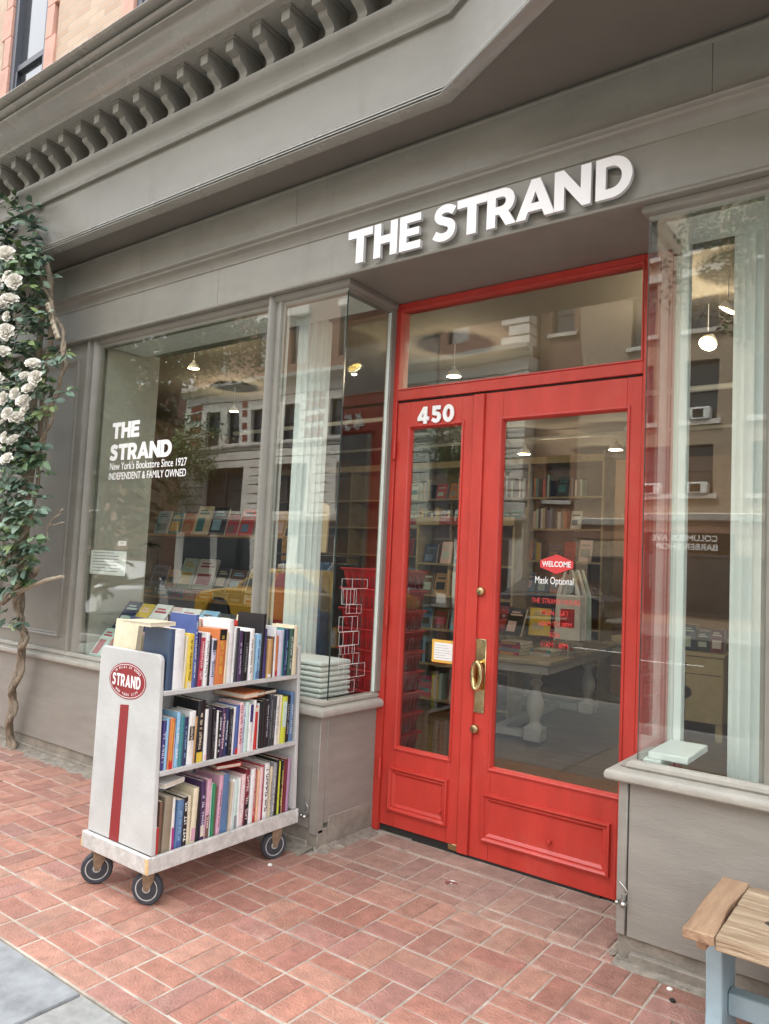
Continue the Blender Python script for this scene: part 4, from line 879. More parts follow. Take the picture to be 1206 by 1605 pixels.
for s_, pts, r_ in ((4, [(-2.85, -.22, 1.10), (-3.02, -.26, 1.13), (-2.67, -.25, 1.34), (-2.50, -.28, 1.40)][1:], .024), (5, [(-3.1, -.28, 1.35), (-2.80, -.32, 1.50), (-2.66, -.33, 1.62), (-2.60, -.30, 1.80)], .017), (6, [(-2.74, -.27, 1.45), (-2.62, -.28, 1.9), (-2.52, -.32, 2.3), (-2.40, -.35, 2.52), (-2.27, -.35, 2.72), (-2.22, -.35, 2.86), (-2.34, -.33, 3.12), (-2.52, -.33, 3.35), (-2.70, -.33, 3.6)], .0135),
                     (7, [(-2.8, -.26, 1.5), (-2.66, -.28, 2.2), (-2.62, -.27, 2.9), (-2.60, -.27, 3.3), (-2.68, -.3, 3.7)], .022), (8, [(-2.95, -.2, 1.8), (-2.85, -.24, 2.5), (-2.78, -.24, 3.2), (-2.85, -.28, 3.9)], .026), (9, [(-2.52, -.32, 2.3), (-2.38, -.34, 2.42), (-2.33, -.35, 2.6), (-2.26, -.34, 2.9), (-2.30, -.34, 3.05)], .012)):
    wp = wig(pts, .013, s_); mb.tube(wp, rj(r_, len(wp), s_), 8)
mb.build('woody_stem', BARK, V, smooth=60)
# pale twisted liana
P_ = [(-2.29, -.37, 3.04), (-2.36, -.37, 3.14), (-2.42, -.37, 3.24), (-2.47, -.37, 3.32)]
mb = MB(); tw = []
for ph in (0, pi):
    pts = []
    for i in range(31):
        t = i / 30 * 3; k = min(2, int(t)); q = Vector(P_[k]).lerp(Vector(P_[k + 1]), t - k); a = i * .75 + ph
        pts.append(q + Vector((cos(a) * .013, -.01, sin(a) * .010)))
    mb.tube(pts, .013, 7)
mb.build('pale_stem', PALE, V, smooth=60); mb = MB()
mb.tube(wig([(-2.12, -.31, 1.37), (-2.35, -.30, 1.33), (-2.62, -.27, 1.27), (-2.95, -.25, 1.18), (-3.2, -.22, 1.13)], .006, 21), [.012 + .012 * i / 24 for i in range(25)], 8)
mb.build('pale_stem', PALE, V, smooth=60); mb = MB()
mb.tube(wig([(-2.36, -.32, 1.72), (-2.22, -.33, 1.78), (-2.13, -.34, 1.83)], .012, 22), .005, 5); mb.build('pale_stem', PALE, V, smooth=60); mb = MB()
mb.tube(wig([(-2.36, -.32, 1.62), (-2.30, -.33, 1.72), (-2.10, -.34, 1.74)], .012, 23), .004, 5)
mb.build('pale_stem', PALE, V, smooth=60)
# leaves: folded, curled blades on little twigs spread through the volume
lf = MB(); tws = MB()
def leaf(mb, p, d, up, L, Wd, col):
    d = d.normalized(); s = d.cross(up)
    if s.length < 1e-3: s = Vector((1, 0, 0))
    s.normalize(); u = s.cross(d)
    mb.cur = col; A = []
    for t, w in ((0, .05), (.3, .85), (.55, 1), (.8, .62), (1.0, .02)):
        droop = -t * t * .22 * L; c = p + d * (t * L) + u * droop
        A.append((c - s * w * Wd / 2 + u * (.13 * Wd * w), c, c + s * w * Wd / 2 + u * (.13 * Wd * w)))
    vs = [q for r in A for q in r]; fs = []
    for i in range(4): fs += [(3 * i, 3 * i + 1, 3 * i + 4, 3 * i + 3), (3 * i + 1, 3 * i + 2, 3 * i + 5, 3 * i + 4)]
    mb.add(vs, fs)
rv = random.Random(33)
BLOB = [(-3.10, -.34, 3.95, .34), (-2.82, -.36, 3.80, .20), (-2.95, -.32, 3.55, .30), (-2.62, -.42, 3.55, .13), (-3.15, -.30, 3.2, .34), (-2.80, -.34, 3.25, .20), (-3.0, -.32, 2.85, .34), (-2.62, -.30, 2.95, .22), (-2.75, -.34, 2.6, .26), (-3.0, -.3, 2.45, .34), (-2.55, -.34, 2.55, .14), (-2.72, -.36, 2.25, .22), (-3.0, -.3, 2.0, .34), (-2.62, -.38, 1.95, .18), (-2.50, -.38, 1.82, .13), (-2.80, -.34, 1.7, .24), (-3.0, -.3, 1.5, .30), (-2.55, -.34, 1.52, .15), (-2.78, -.28, 1.33, .14), (-2.60, -.3, 1.40, .11), (-2.95, -.22, 1.08, .08), (-2.72, -.22, 1.05, .06), (-2.22, -.38, 2.98, .055), (-2.20, -.38, 2.66, .10), (-2.34, -.36, 2.22, .10), (-2.44, -.38, 3.42, .08), (-2.42, -.38, 2.50, .07), (-2.44, -.36, 2.08, .09), (-2.30, -.36, 2.62, .07), (-2.36, -.38, 2.85, .10), (-2.50, -.36, 3.15, .12), (-2.48, -.36, 2.30, .12), (-2.40, -.38, 1.90, .12), (-2.46, -.38, 1.66, .13), (-2.70, -.40, 3.62, .16), (-2.60, -.42, 3.74, .10)]
BLOB += [(-3.5, -.3, z, .38) for z in (3.9, 3.3, 2.7, 2.1, 1.6)]
for bx_, by_, bz_, R_ in BLOB:
    nt_ = max(3, int(R_ * R_ * 620 * (1.0 if bx_ > -3.3 else .55)))
    for k in range(nt_):
        th, ph = rv.uniform(0, 2 * pi), math.acos(rv.uniform(-1, 1)); rr = R_ * (rv.random() ** .4)
        p = Vector((bx_ + rr * sin(ph) * cos(th), by_ + rr * .55 * sin(ph) * sin(th), bz_ + rr * cos(ph)))
        if p.y > -.06: p.y = -.06
        d = Vector((sin(ph) * cos(th) + rv.uniform(-.6, .6), -.5 + rv.uniform(-.6, .4), cos(ph) * .4 + rv.uniform(-.7, .35))).normalized()
        end = p + d * rv.uniform(.07, .13); tws.tube([p, p.lerp(end, .5) + Vector((0, 0, .008)), end], .0016, 3, cap=False)
        kind = rv.random(); 
        base = (.062, .115, .072) if kind < .36 else ((.11, .18, .085) if kind < .62 else ((.17, .25, .18) if kind < .88 else (.20, .28, .10)))
        for q in range(rv.choice([3, 5, 5])):
            t = .35 + .65 * (q // 2 + 1) / 3; c = p.lerp(end, min(1, t)); side = -1 if q % 2 else 1
            sd_ = d.cross(Vector((0, 0, 1))); sd_ = sd_.normalized() if sd_.length > .01 else Vector((1, 0, 0))
            dd = (d * (.5 if q < 4 else 1) + sd_ * side * (.8 if q < 4 else 0) + Vector((0, 0, rv.uniform(-.4, .1))))
            f = rv.uniform(.6, 1.35); L = rv.choice([rv.uniform(.030, .055), rv.uniform(.055, .080), rv.uniform(.070, .098)])
            leaf(lf, c, dd, Vector((rv.uniform(-.4, .4), -.75, .7)).normalized(), L, L * .58, tuple(x_ * f for x_ in base))
tws.build('twigs', BARK, V, smooth=None); lf.build('leaves', LEAF, V, smooth=60)

# rose blooms: nested cupped petals
def rose_mesh(R, seed):
    r = random.Random(seed); m = MB()
    for ring, (n, rad, tilt, hgt, sz) in enumerate([(3, .12, 8, .62, .42), (4, .22, 16, .58, .52), (5, .36, 28, .50, .60), (6, .52, 42, .40, .66), (7, .66, 52, .28, .78), (7, .74, 64, .20, .80)]):
        for k in range(n):
            a = 2 * pi * (k + .37 * ring) / n + r.uniform(-.12, .12); ta = radians(tilt + r.uniform(-6, 6)); sz_ = sz * r.uniform(.94, 1.06); W_ = sz_ * 1.22
            er_ = Vector((cos(a), sin(a), 0)); et = Vector((-sin(a), cos(a), 0)); up = er_ * sin(ta) + Vector((0, 0, 1)) * cos(ta); base = er_ * rad * .35 + Vector((0, 0, -.15))
            G = []
            for i in range(5):
                v = i / 4; w = W_ * (sin(pi * min(1, .18 + v * .62)) ** .8); curl = -.12 * sz_ * v ** 3 * (1 + ring * .3)
                for j in range(5):
                    u = (j - 2) / 2; cup = (1 - u * u) * .0 - abs(u) ** 1.8 * .30 * sz_
                    nrm = er_ * cos(ta) - Vector((0, 0, 1)) * sin(ta)
                    q = base + up * (v * sz_ + (-.06 * sz_ * u * u if v > .7 else 0)) + et * (u * w * .5) + nrm * (cup - curl + .006 * r.uniform(-1, 1)) + nrm * (.10 * sz_ * sin(v * pi))
                    G.append(q * R)
            m.add(G, [(i * 5 + j, i * 5 + j + 1, (i + 1) * 5 + j + 1, (i + 1) * 5 + j) for i in range(4) for j in range(4)])
    return m
ROS = [(-3.08, 3.81, .075), (-2.91, 3.56, .060), (-2.94, 3.43, .062), (-3.09, 3.42, .058), (-2.98, 3.18, .066), (-2.99, 3.03, .055), (-2.53, 2.88, .056), (-2.485, 2.77, .055), (-2.56, 2.70, .052), (-2.63, 2.62, .055), (-2.76, 2.68, .045), (-2.93, 2.66, .05), (-2.71, 2.50, .058), (-2.84, 2.54, .045), (-2.73, 2.335, .050), (-2.80, 2.20, .052), (-2.95, 2.47, .05), (-2.99, 2.28, .05), (-3.2, 3.6, .06), (-3.3, 2.9, .06), (-3.25, 2.4, .055), (-2.98, 3.30, .04), (-3.15, 2.1, .05), (-2.99, 2.12, .05), (-2.86, 2.36, .045), (-3.02, 3.62, .045), (-2.63, 2.80, .04), (-3.05, 2.83, .05), (-2.60, 2.555, .042)]
protos = [rose_mesh(1.0, s) for s in (1, 2, 3)]; meshes = []
for pm in protos:
    o = pm.build('rose_bloom', PETAL, V, local=True, smooth=80); meshes.append(o)
for i, (rx_, rz_, R_) in enumerate(ROS):
    src = meshes[i % 3]; o = src if i < 3 else src.copy()
    if i >= 3: COL.objects.link(o); o.parent = V
    yy = -.585 if rx_ < -2.78 else (-.54 if rz_ > 2.4 else -.52); s_ = (yy + 3.17) / (-.42 + 3.17)
    o.location = Vector((2.743 + (rx_ - 2.743) * s_, yy, 1.55 + (rz_ - 1.55) * s_)) - V.location; R_ *= .98; o.scale = (R_, R_, R_)
    o.rotation_euler = (radians(70 + rv.uniform(-25, 25)), radians(rv.uniform(-20, 20)), radians(25 + rv.uniform(-30, 30)))
# ================================================================== inside the shop
ri = random.Random(77)
# display side wall, platforms and trims belong to the building
part('display_wall', MB().box(-2.47, -2.425, .105, .58, .0, 3.79), BEIGE, bevel=.003)
part('display_platform', MB().box(-2.42, -.66, .065, .44, .70, .775), TRIMW, bevel=.003)
part('display_platform', MB().box(-.60, -.02, .065, .40, .70, .775), BLACK, bevel=.003)
part('inner_trim', MB().box(-.57, -.50, .05, .11, .78, 3.15), TRIMW, bevel=.004)
part('inner_trim', MB().box(1.752, 1.79, .40, .45, .80, 3.15), TRIMW, bevel=.004)
part('inner_trim', MB().box(1.728, 1.80, .061, .399, .760, .800), TRIMW, bevel=.003)
part('window_ledge', MB().box(1.745, 1.905, .08, .398, .8005, .830), TRIMW, bevel=.004)
part('head_lining', MB().box(1.73, 3.9, .05, .42, 3.12, 3.155).box(-2.41, -.02, .05, .42, 3.12, 3.155), TRIMW)
def fluted(x, y, label):
    t = thing('fluted_column', label, 'column', (x, y, 0), 'white fluted columns inside the shop windows'); n = 16; m = MB(); pts = []
    for k in range(n * 6):
        a = 2 * pi * k / (n * 6); r = .112 - .011 * abs(sin(n * a / 2)) ** .6 * 1.6; pts.append((x + r * cos(a), y + r * sin(a)))
    m.prism(pts, lambda u, v, w: (u, v, w), .30, 3.60); m.build('shaft', TRIMW, t, smooth=25)
    MB().lathe([(.15, 0), (.15, .10), (.14, .13), (.145, .18), (.13, .22), (.122, .30)], (x, y, 0), 28).build('base', TRIMW, t)
    MB().lathe([(.122, 3.60), (.14, 3.64), (.15, 3.72), (.16, 3.79)], (x, y, 0), 28).build('capital', TRIMW, t)
fluted(-.66, .52, 'white fluted column behind the narrow window left of the doors'); fluted(2.075, .50, 'white fluted column behind the window right of the doors')
fluted(3.6, 5.0, 'white fluted column deep inside the shop on the right')
COLS = ['navy', 'white', 'cream', 'yellow', 'crimson', 'orange', 'black', 'pale blue', 'tan', 'teal', 'red', 'brown', 'beige', 'charcoal', 'maroon', 'grey', 'steel blue', 'mint', 'rose']
def bookcase(name, label, x0, x1, y0, d, levels, m, bay=.9, top=.09, ztop=None):
    t = thing(name, label, 'bookcase', ((x0 + x1) / 2, y0, 0)); zt = ztop or levels[-1] + .42
    mb = MB(); n = max(1, round((x1 - x0) / bay))
    for k in range(n + 1): xx = x0 + (x1 - x0) * k / n; mb.box(xx - .012, xx + .012, y0, y0 + d, 0, zt)
    mb.build('upright', m, t)
    MB().box(x0, x1, y0 + d - .015, y0 + d, 0.02, zt).build('back_board', BLACK if m is SHELFW else SHOPWALL, t, smooth=None)
    for z in levels: MB().box(x0 + .013, x1 - .013, y0 + .003, y0 + d - .016, z - .022, z).build('shelf', m, t)
    if not ztop: MB().box(x0 - .013, x1 + .013, y0 - .02, y0 + d, zt + .001, zt + top).build('cornice_board', m, t)
    return t, zt
SMB = MB(); SMATS = []
def sm(m):
    if m not in SMATS: SMATS.append(m)
    SMB.m = SMATS.index(m)
def stuff_book(t_, x, y, z, w, h, d, c, label, group, face=False, lean=0, yaw=0):
    R3 = Euler((lean, 0, yaw)).to_matrix(); o = Vector((x, y, z))
    def bx(a, b, e, f, g, i_):
        m = MB().box(a, b, e, f, g, i_); SMB.add([tuple(o + R3 @ Vector(v)) for v in m.v], m.f)
    sm(cover(c))
    if face:
        bx(0, w, 0, .004, 0, h); c2 = ri.choice([k for k in COLS if k != c]); sm(cover(c2)); bx(w * .12, w * ri.uniform(.6, .9), -.001, -.0001, h * ri.uniform(.1, .25), h * ri.uniform(.4, .6)); bx(w * .15, w * .85, -.001, -.0001, h * .72, h * .8)
        sm(PAPER); bx(.002, w - .002, .0041, d, .002, h - .002)
    else:
        bx(0, w, 0, d, 0, h)
def simple_book(t_, x, y, z, w, h, d, c, label, group, face=False, lean=0, yaw=0):
    """spine or cover towards the street (-y)"""
    o = thing('book', label, 'book', (x, y, z), group); o.rotation_euler = (lean, 0, yaw)
    m = MB(); m.box(0, w, 0, .003, 0, h); m.box(0, w, d - .003, d, 0, h)
    if face:
        m.box(0, .003, .003, d - .003, 0, h); m.build('cover', cover(c), o, local=True, smooth=None)
        c2 = ri.choice([k for k in COLS if k != c]); q = MB()
        a, b = ri.uniform(.1, .25), ri.uniform(.4, .6); q.box(w * .12, w * ri.uniform(.6, .9), -.001, -.0001, h * a, h * b)
        q.box(w * .15, w * .85, -.001, -.0001, h * .72, h * .78); q.box(w * .2, w * .7, -.001, -.0001, h * .82, h * .87); q.build('cover_art', cover(c2), o, local=True, smooth=None)
        q = MB(); q.box(.0035, w - .001, .0032, d - .0032, .002, h - .002); q.build('pages', PAPER, o, local=True, smooth=None)
    else:
        m = MB(); m.box(0, .0016, .002, d, 0, h); m.box(w - .0016, w, .002, d, 0, h); m.box(0, w, 0, .0019, 0, h); m.build('cover', cover(c), o, local=True, smooth=None)
        q = MB(); q.box(.0018, w - .0018, .002, d - .001, .001, h - .002); q.build('pages', PAPER, o, local=True, smooth=None)
    return o
# display bookcase behind the large left window
bookcase('display_bookcase', 'orange wood display shelves behind the large left window', -6.2, -2.35, 2.05, .42, [.15, .62, 1.10, 1.78], SHELFW, 4, .09, 1.785)
x = -4.45; i = 0
specs = [('pale blue', .22, .27), ('teal', .2, .25), ('orange', .17, .24), ('cream', .22, .32), ('black', .24, .3), ('crimson', .16, .22), ('red', .2, .28), ('mint', .18, .28), ('tan', .2, .26)]
for c, w, h in specs:
    simple_book(None, x, 2.12, 1.782, w, h, .025, c, '%s book shown cover out on the upper window display shelf' % c, 'cover-out books on the display shelves', True, radians(-14)); x += w + .03
x = -4.5
for c, w, h in [('steel blue', .26, .24), ('tan', .14, .2), ('mint', .22, .34), ('white', .30, .34), ('charcoal', .18, .25), ('brown', .22, .24), ('cream', .2, .26), ('grey', .2, .24)]:
    simple_book(None, x, 2.14, 1.102 + .10, w, h, .028, c, '%s book shown cover out on the lower window display shelf' % c, 'cover-out books on the display shelves', True, radians(-18)); x += w + .04
x = -4.5; i = 0
for c in ['teal', 'teal', 'steel blue', 'orange', 'orange', 'grey', 'brown', 'white']:
    o = simple_book(None, x, 2.07, 1.1025, .22, .085, .15, c, '%s stack of flat books in place %s on the lower display shelf' % (c, ORD[i]), 'flat stacks on the display shelves', True); x += .235; i += 1
# sloping row of books right behind the glass
x = -2.37; g = 'books propped in the left window display'
DB = [('mint', .15, .27), ('red', .16, .27), ('navy', .10, .0), ('navy', .17, .29), ('yellow', .15, .28), ('white', .19, .29), ('rose', .10, .28), ('white', .20, .28), ('pale blue', .18, .28), ('charcoal', .17, .27), ('grey', .10, .27), ('purple', .19, .28), ('cream', .17, .28), ('mint', .15, .27)]
mb = MB(); mb.prism([(.20, .776), (.42, .776), (.42, 1.02), (.40, 1.02)], lambda u, v, w: (w, u, v), -2.38, -.68); tag(mb.build('display_rack', TRIMW), 'white sloping rack behind the glass of the large left window', 'rack')
sy, sz = .075, .778; i = 0
for tier in range(2):
    x = -2.37 + .02 * tier
    for c, w, h in (DB if tier == 0 else DB[2:] + DB[1:4]):
        if h == 0: continue
        if x + w > -.68: break
        base = (x, .085 + .16 * tier, .779 + .185 * tier)
        simple_book(None, *base, w, h * .92, .024, c, '%s covered book, %s in the %s tier of the left window display' % (c, ORD[i % 12], 'lower' if tier == 0 else 'upper'), g, True, radians(-36), radians(ri.uniform(-3, 3))); x += w + .012; i += 1
    i = 0
# deep bookcases
bookcase('back_bookcase', 'tall light wood bookcase along the back left of the shop', -6.4, -.55, 5.6, .38, [.1, .5, .9, 1.3, 1.7, 2.1, 2.5], SHELFL)
bookcase('side_bookcase', 'light wood bookcase seen behind the narrow red door', -2.05, -.85, 3.9, .30, [.12, .5, .88, 1.25, 1.6], SHELFL, .6)
bookcase('far_bookcase', 'low bookcase at the far right behind the tables', .9, 3.9, 8.6, .35, [.2, .6, 1.0, 1.4, 1.8], SHELFL)
def fill(x0, x1, y, zs, where, n_max, cover_out=.45, hh=(.2, .28)):
    n = 0
    for z in zs:
        x = x0
        while x < x1 - .2 and n < n_max:
            c = ri.choice(COLS)
            if ri.random() < cover_out:
                w = ri.uniform(.13, .18); stuff_book(None, x, y + .05, z + .001, w, ri.uniform(*hh), .025, c, 'one of the small books shown on %s' % where, 'books on %s' % where, True, radians(-12)); x += w + ri.uniform(.02, .06)
            else:
                for _ in range(ri.randint(2, 5)):
                    w = ri.uniform(.02, .04); stuff_book(None, x, y + .02, z + .001, w, ri.uniform(*hh), .15, c, 'one of the small books shown on %s' % where, 'books on %s' % where); x += w + .002; c = ri.choice(COLS)
                x += ri.uniform(0, .08)
            n += 1
fill(-3.4, -.6, 5.6, [2.5, 2.1, 1.7, 1.3, .9, .5], 'the back bookcase', 170, .5)
fill(-2.0, -.9, 3.9, [1.6, 1.25, .88, .5, .12], 'the bookcase behind the narrow door', 60, .6)
fill(.95, 3.8, 8.6, [1.8, 1.4, 1.0], 'the far right bookcase', 26, .2)
SGN = thing('shelf_sign', 'dark red section sign on the bookcase top inside the shop', 'sign', (-1.4, 3.87, 2.02))
MB().box(-1.75, -1.0, 3.872, 3.879, 2.025, 2.105).build('panel', CARTR, SGN)
# stacked red shopping baskets
for k in range(10):
    z = .10 + k * .135; b = thing('shopping_basket', 'red plastic shopping basket, %s from the bottom of the stack behind the glass' % ORD[k], 'basket', (-.36, 1.02, z), 'stacked red shopping baskets')
    m = MB(); w0, w1, d0, d1, H = .19, .235, .13, .165, .20
    o1 = [(-w1, -d1), (w1, -d1), (w1, d1), (-w1, d1)]; o0 = [(-w0, -d0), (w0, -d0), (w0, d0), (-w0, d0)]; t = .004
    vs = [(x, y, .0) for x, y in o0] + [(x, y, H) for x, y in o1] + [(x * .975, y * .965, H) for x, y in o1] + [(x * .965, y * .955, .005) for x, y in o0]
    m.add(vs, [(3, 2, 1, 0)] + [(i, (i + 1) % 4, 4 + (i + 1) % 4, 4 + i) for i in range(4)] + [(4 + i, 4 + (i + 1) % 4, 8 + (i + 1) % 4, 8 + i) for i in range(4)] + [(8 + i, 8 + (i + 1) % 4, 12 + (i + 1) % 4, 12 + i) for i in range(4)] + [(12, 13, 14, 15)])
    for s in range(-4, 5): m.box(s * .045 - .004, s * .045 + .004, -d1 - .001, -d1 + .012, H * .45, H * .9)
    m.build('tub', BASKET, b, local=True, smooth=None); m = MB()
    for s in range(-4, 5): m.box(s * .046 - .006 + .023, s * .046 + .006 + .023, -d1 - .0035 + .012, -d1 + .02, H * .42, H * .84)
    for s in range(-3, 4): m.box(w1 - .02, w1 - .004, s * .042 - .006, s * .042 + .006, H * .42, H * .84)
    m.build('slots', cover('maroon'), b, local=True, smooth=None)
    m = MB(); rim = [(w1 + .008, -d1 - .008), (w1 + .008, d1 + .008), (-w1 - .008, d1 + .008), (-w1 - .008, -d1 - .008), (w1 + .008, -d1 - .008)]; m.tube([(x, y, H) for x, y in rim], .009, 6); m.build('rim', BASKET, b, local=True)
# folded shirts, tote, poster in the bays
for k in range(7):
    o = MB().box(-.47 + ri.uniform(0, .015), -.10 + ri.uniform(0, .02), .10, .37, .777 + k * .030, .803 + k * .030).build('folded_shirt', PAPERW, bevel=.010, segs=2); tag(o, 'white folded shirt, %s from the bottom of the window stack' % ORD[k], 'shirt', 'folded white shirts in the window')
o = MB().box(-1.10, -.93, .70, .712, 1.0, 1.46).build('banner', CARTR); tag(o, 'red hanging banner behind the narrow window', 'banner')
mb = MB(); mb.prism([(-.17, 0), (.17, 0), (.18, .33), (.10, .37), (-.10, .37), (-.18, .33)], lambda u, v, w: (-.97 + u, w, 1.62 + v), .90, .915); o = mb.build('shirt', mat('tan_cloth', (.62, .46, .26), .9)); tag(o, 'tan shirt hanging behind the narrow window', 'shirt')
t = thing('clothes_rail', 'dark rail with hanging clothes behind the narrow window', 'clothes rail', (-1.25, 1.3, 0))
MB().tube([(-1.8, 1.3, 0), (-1.8, 1.3, 1.6), (-.8, 1.3, 1.6), (-.8, 1.3, 0)], .014, 8).build('frame', BLACK, t)
for k in range(7): MB().box(-1.75 + k * .13, -1.70 + k * .13, 1.15, 1.45, .75, 1.55).build('garment', cover(['charcoal', 'black', 'navy', 'grey', 'black', 'steel blue', 'charcoal'][k]), t, bevel=.015)
# tables with turned legs
def table(loc, rz, L, Wd, label, leg_ys):
    t = thing('turned_leg_table', label, 'table', loc, 'grey tables with turned legs'); t.rotation_euler = (0, 0, rz)
    MB().box(-Wd / 2, Wd / 2, -L / 2, L / 2, .735, .775).build('table_top', mat('table_top_wood', (.42, .35, .25), .5, var=.2), t, local=True, bevel=.008)
    MB().box(-Wd / 2 + .03, Wd / 2 - .03, -L / 2 + .03, L / 2 - .03, .66, .7345).build('apron', TABLEG, t, local=True)
    P = [(.07, .155), (.07, .16), (.052, .18), (.042, .20), (.050, .225), (.076, .29), (.084, .345), (.070, .40), (.045, .46), (.036, .50), (.044, .515), (.062, .535), (.066, .548), (.050, .562), (.040, .58), (.052, .60), (.068, .63), (.075, .6595)]
    for ly in leg_ys:
        for lx in (-Wd / 2 + .22, Wd / 2 - .22):
            g = MB().lathe(P, (lx, ly, 0), 24).build('leg', TABLEG, t, local=True, smooth=50); MB().box(lx - .085, lx + .085, ly - .085, ly + .085, .03, .154).build('foot', TABLEG, g, local=True, bevel=.012)
        MB().box(-Wd / 2 + .306, Wd / 2 - .306, ly - .04, ly + .04, .05, .11).build('stretcher', TABLEG, t, local=True)
    MB().box(-.05, .05, leg_ys[0] + .041, leg_ys[1] - .041, .05, .11).build('stretcher', TABLEG, t, local=True)
    return t
table((-.70, 4.10, 0), radians(6), 2.3, 1.15, 'grey turned leg table nearest the red doors, piled with books', (-.86, .86))
table((-.10, 6.75, 0), radians(-6), 2.3, 1.3, 'grey turned leg table farther back in the shop', (-.86, .86))
sp = [(-.95, 3.22, 'white', .24, .30, 5), (-.62, 3.22, 'crimson', .22, .26, 4), (-.38, 3.4, 'white', .20, .25, 2), (-1.0, 3.7, 'steel blue', .2, .26, 5), (-.35, 3.85, 'cream', .2, .25, 3), (-.6, 4.4, 'rose', .2, .25, 6), (-.9, 4.7, 'red', .2, .25, 7), (-.3, 6.1, 'white', .2, .25, 6), (.1, 6.3, 'navy', .2, .25, 5), (.35, 6.2, 'beige', .2, .25, 6)]
for x, y, c, w, d, n in sp:
    for k in range(n):
        stuff_book(None, x + ri.uniform(-.01, .01), y + ri.uniform(-.01, .01), .777 + k * .031, w, .029, d, c if k % 2 == 0 else ri.choice(COLS), 'book lying in a low stack on a table inside the shop', 'books stacked on the shop tables', True)
for x, y, c, l in ((-.98, 3.25, 'white', 'white book propped upright on top of a table stack'), (-.62, 3.30, 'black', 'black book propped upright near the table corner'), (-.48, 3.55, 'yellow', 'yellow book propped upright on the near table'), (-.80, 3.42, 'maroon', 'maroon book propped upright on the near table')):
    simple_book(None, x, y, .95, .20, .27, .03, c, l, None, True, radians(-20), radians(ri.uniform(-25, 25)))
o_ = SMB.build('shelved_books', None, smooth=None, mats=SMATS); tag(o_, 'mass of small books on the shelves and tables deep inside the shop', 'books', None, 'stuff')
TT = thing('tote_stand', 'stand hung with printed white tote bags near the tables', 'tote bags', (-.10, 3.62, .78))
mb = MB(); mb.tube([(-.10, 3.62, .78), (-.10, 3.62, 1.62)], .012, 8); mb.build('pole', STEEL, TT)
for k, (c, dx, dy, a) in enumerate((('white', 0, -.03, 0), ('white', .03, .04, 10), ('mint', .05, .1, -8), ('rose', -.06, .12, 5))):
    mb = MB(); mb.prism([(-.13, 0), (.13, 0), (.12, .42), (.04, .66), (.02, .66), (.08, .42), (-.08, .42), (-.02, .66), (-.04, .66), (-.12, .42)], lambda u, v, w: (-.10 + dx + u, 3.62 + dy + w, .93 + v), -.012, .012); tb = mb.build('tote_bag', cover(c), TT, bevel=.006)
    MB().box(-.10 + dx - .07, -.10 + dx + .07, 3.62 + dy - .0145, 3.62 + dy - .0125, 1.05, 1.22).build('print', cover('red' if k % 2 == 0 else 'charcoal'), tb, smooth=None)
# round dark chair between the tables
CH = thing('tub_chair', 'dark curved back chair between the shop tables', 'chair', (.35, 5.1, 0))
mb = MB(); a_ = [(.30 * cos(t_), .30 * sin(t_)) for t_ in [radians(-20 + 220 * k / 20) for k in range(21)]]; b_ = [(x * .88, y * .88) for x, y in a_[::-1]]
mb.prism(a_ + b_, lambda u, v, w: (.35 + u, 5.1 + v, w), .22, .80); mb.build('backrest', BLACK, CH, bevel=.01, smooth=40)
MB().lathe([(.05, .26), (.26, .27), (.28, .36), (.24, .40), (.05, .41)], (.35, 5.1, 0), 28).build('seat', BLACK, CH)
for a in (40, 140, 220, 320): MB().tube([(.35 + .18 * cos(radians(a)), 5.1 + .18 * sin(radians(a)), .27), (.35 + .22 * cos(radians(a)), 5.1 + .22 * sin(radians(a)), 0)], [.018, .012], 8).build('leg', SHELFL, CH)
# cream cabinet with round black lock
CB = thing('lacquer_cabinet', 'cream cabinet with a round black lock plate seen through the right window', 'cabinet', (.67, 4.9, 0))
MB().box(.32, 1.02, 4.72, 5.15, .16, .80).build('carcass', CREAMC, CB, bevel=.01); MB().box(.30, 1.04, 4.70, 5.17, .801, .84).build('top', CREAMC, CB, bevel=.006)
MB().box(.668, .672, 4.715, 4.7195, .18, .62).build('door_gap', DARK, CB, smooth=None); MB().box(.34, 1.0, 4.715, 4.7195, .625, .63).build('drawer_gap', DARK, CB, smooth=None)
MB().lathe([(.002, -.02), (.055, -.018), (.06, -.008), (.06, -.001)], (.67, 4.72, .44), 28, 'y').build('lock_plate', BLACK, CB); MB().lathe([(.002, -.02), (.014, -.018), (.016, -.001)], (.67, 4.72, .71), 16, 'y').build('knob', BLACK, CB)
for x in (.36, .98): MB().box(x - .03, x + .03, 4.74, 4.80, 0, .1595).build('leg', CREAMC, CB)
for k in range(5): simple_book(None, .36 + k * .13, 4.8, .842 , .12, .20 + .03 * (k % 3), .14, ['crimson', 'black', 'navy', 'charcoal', 'maroon'][k], '%s book box standing on the cream cabinet' % ['crimson', 'black', 'navy', 'charcoal', 'maroon'][k], 'book boxes on the cabinet', True)
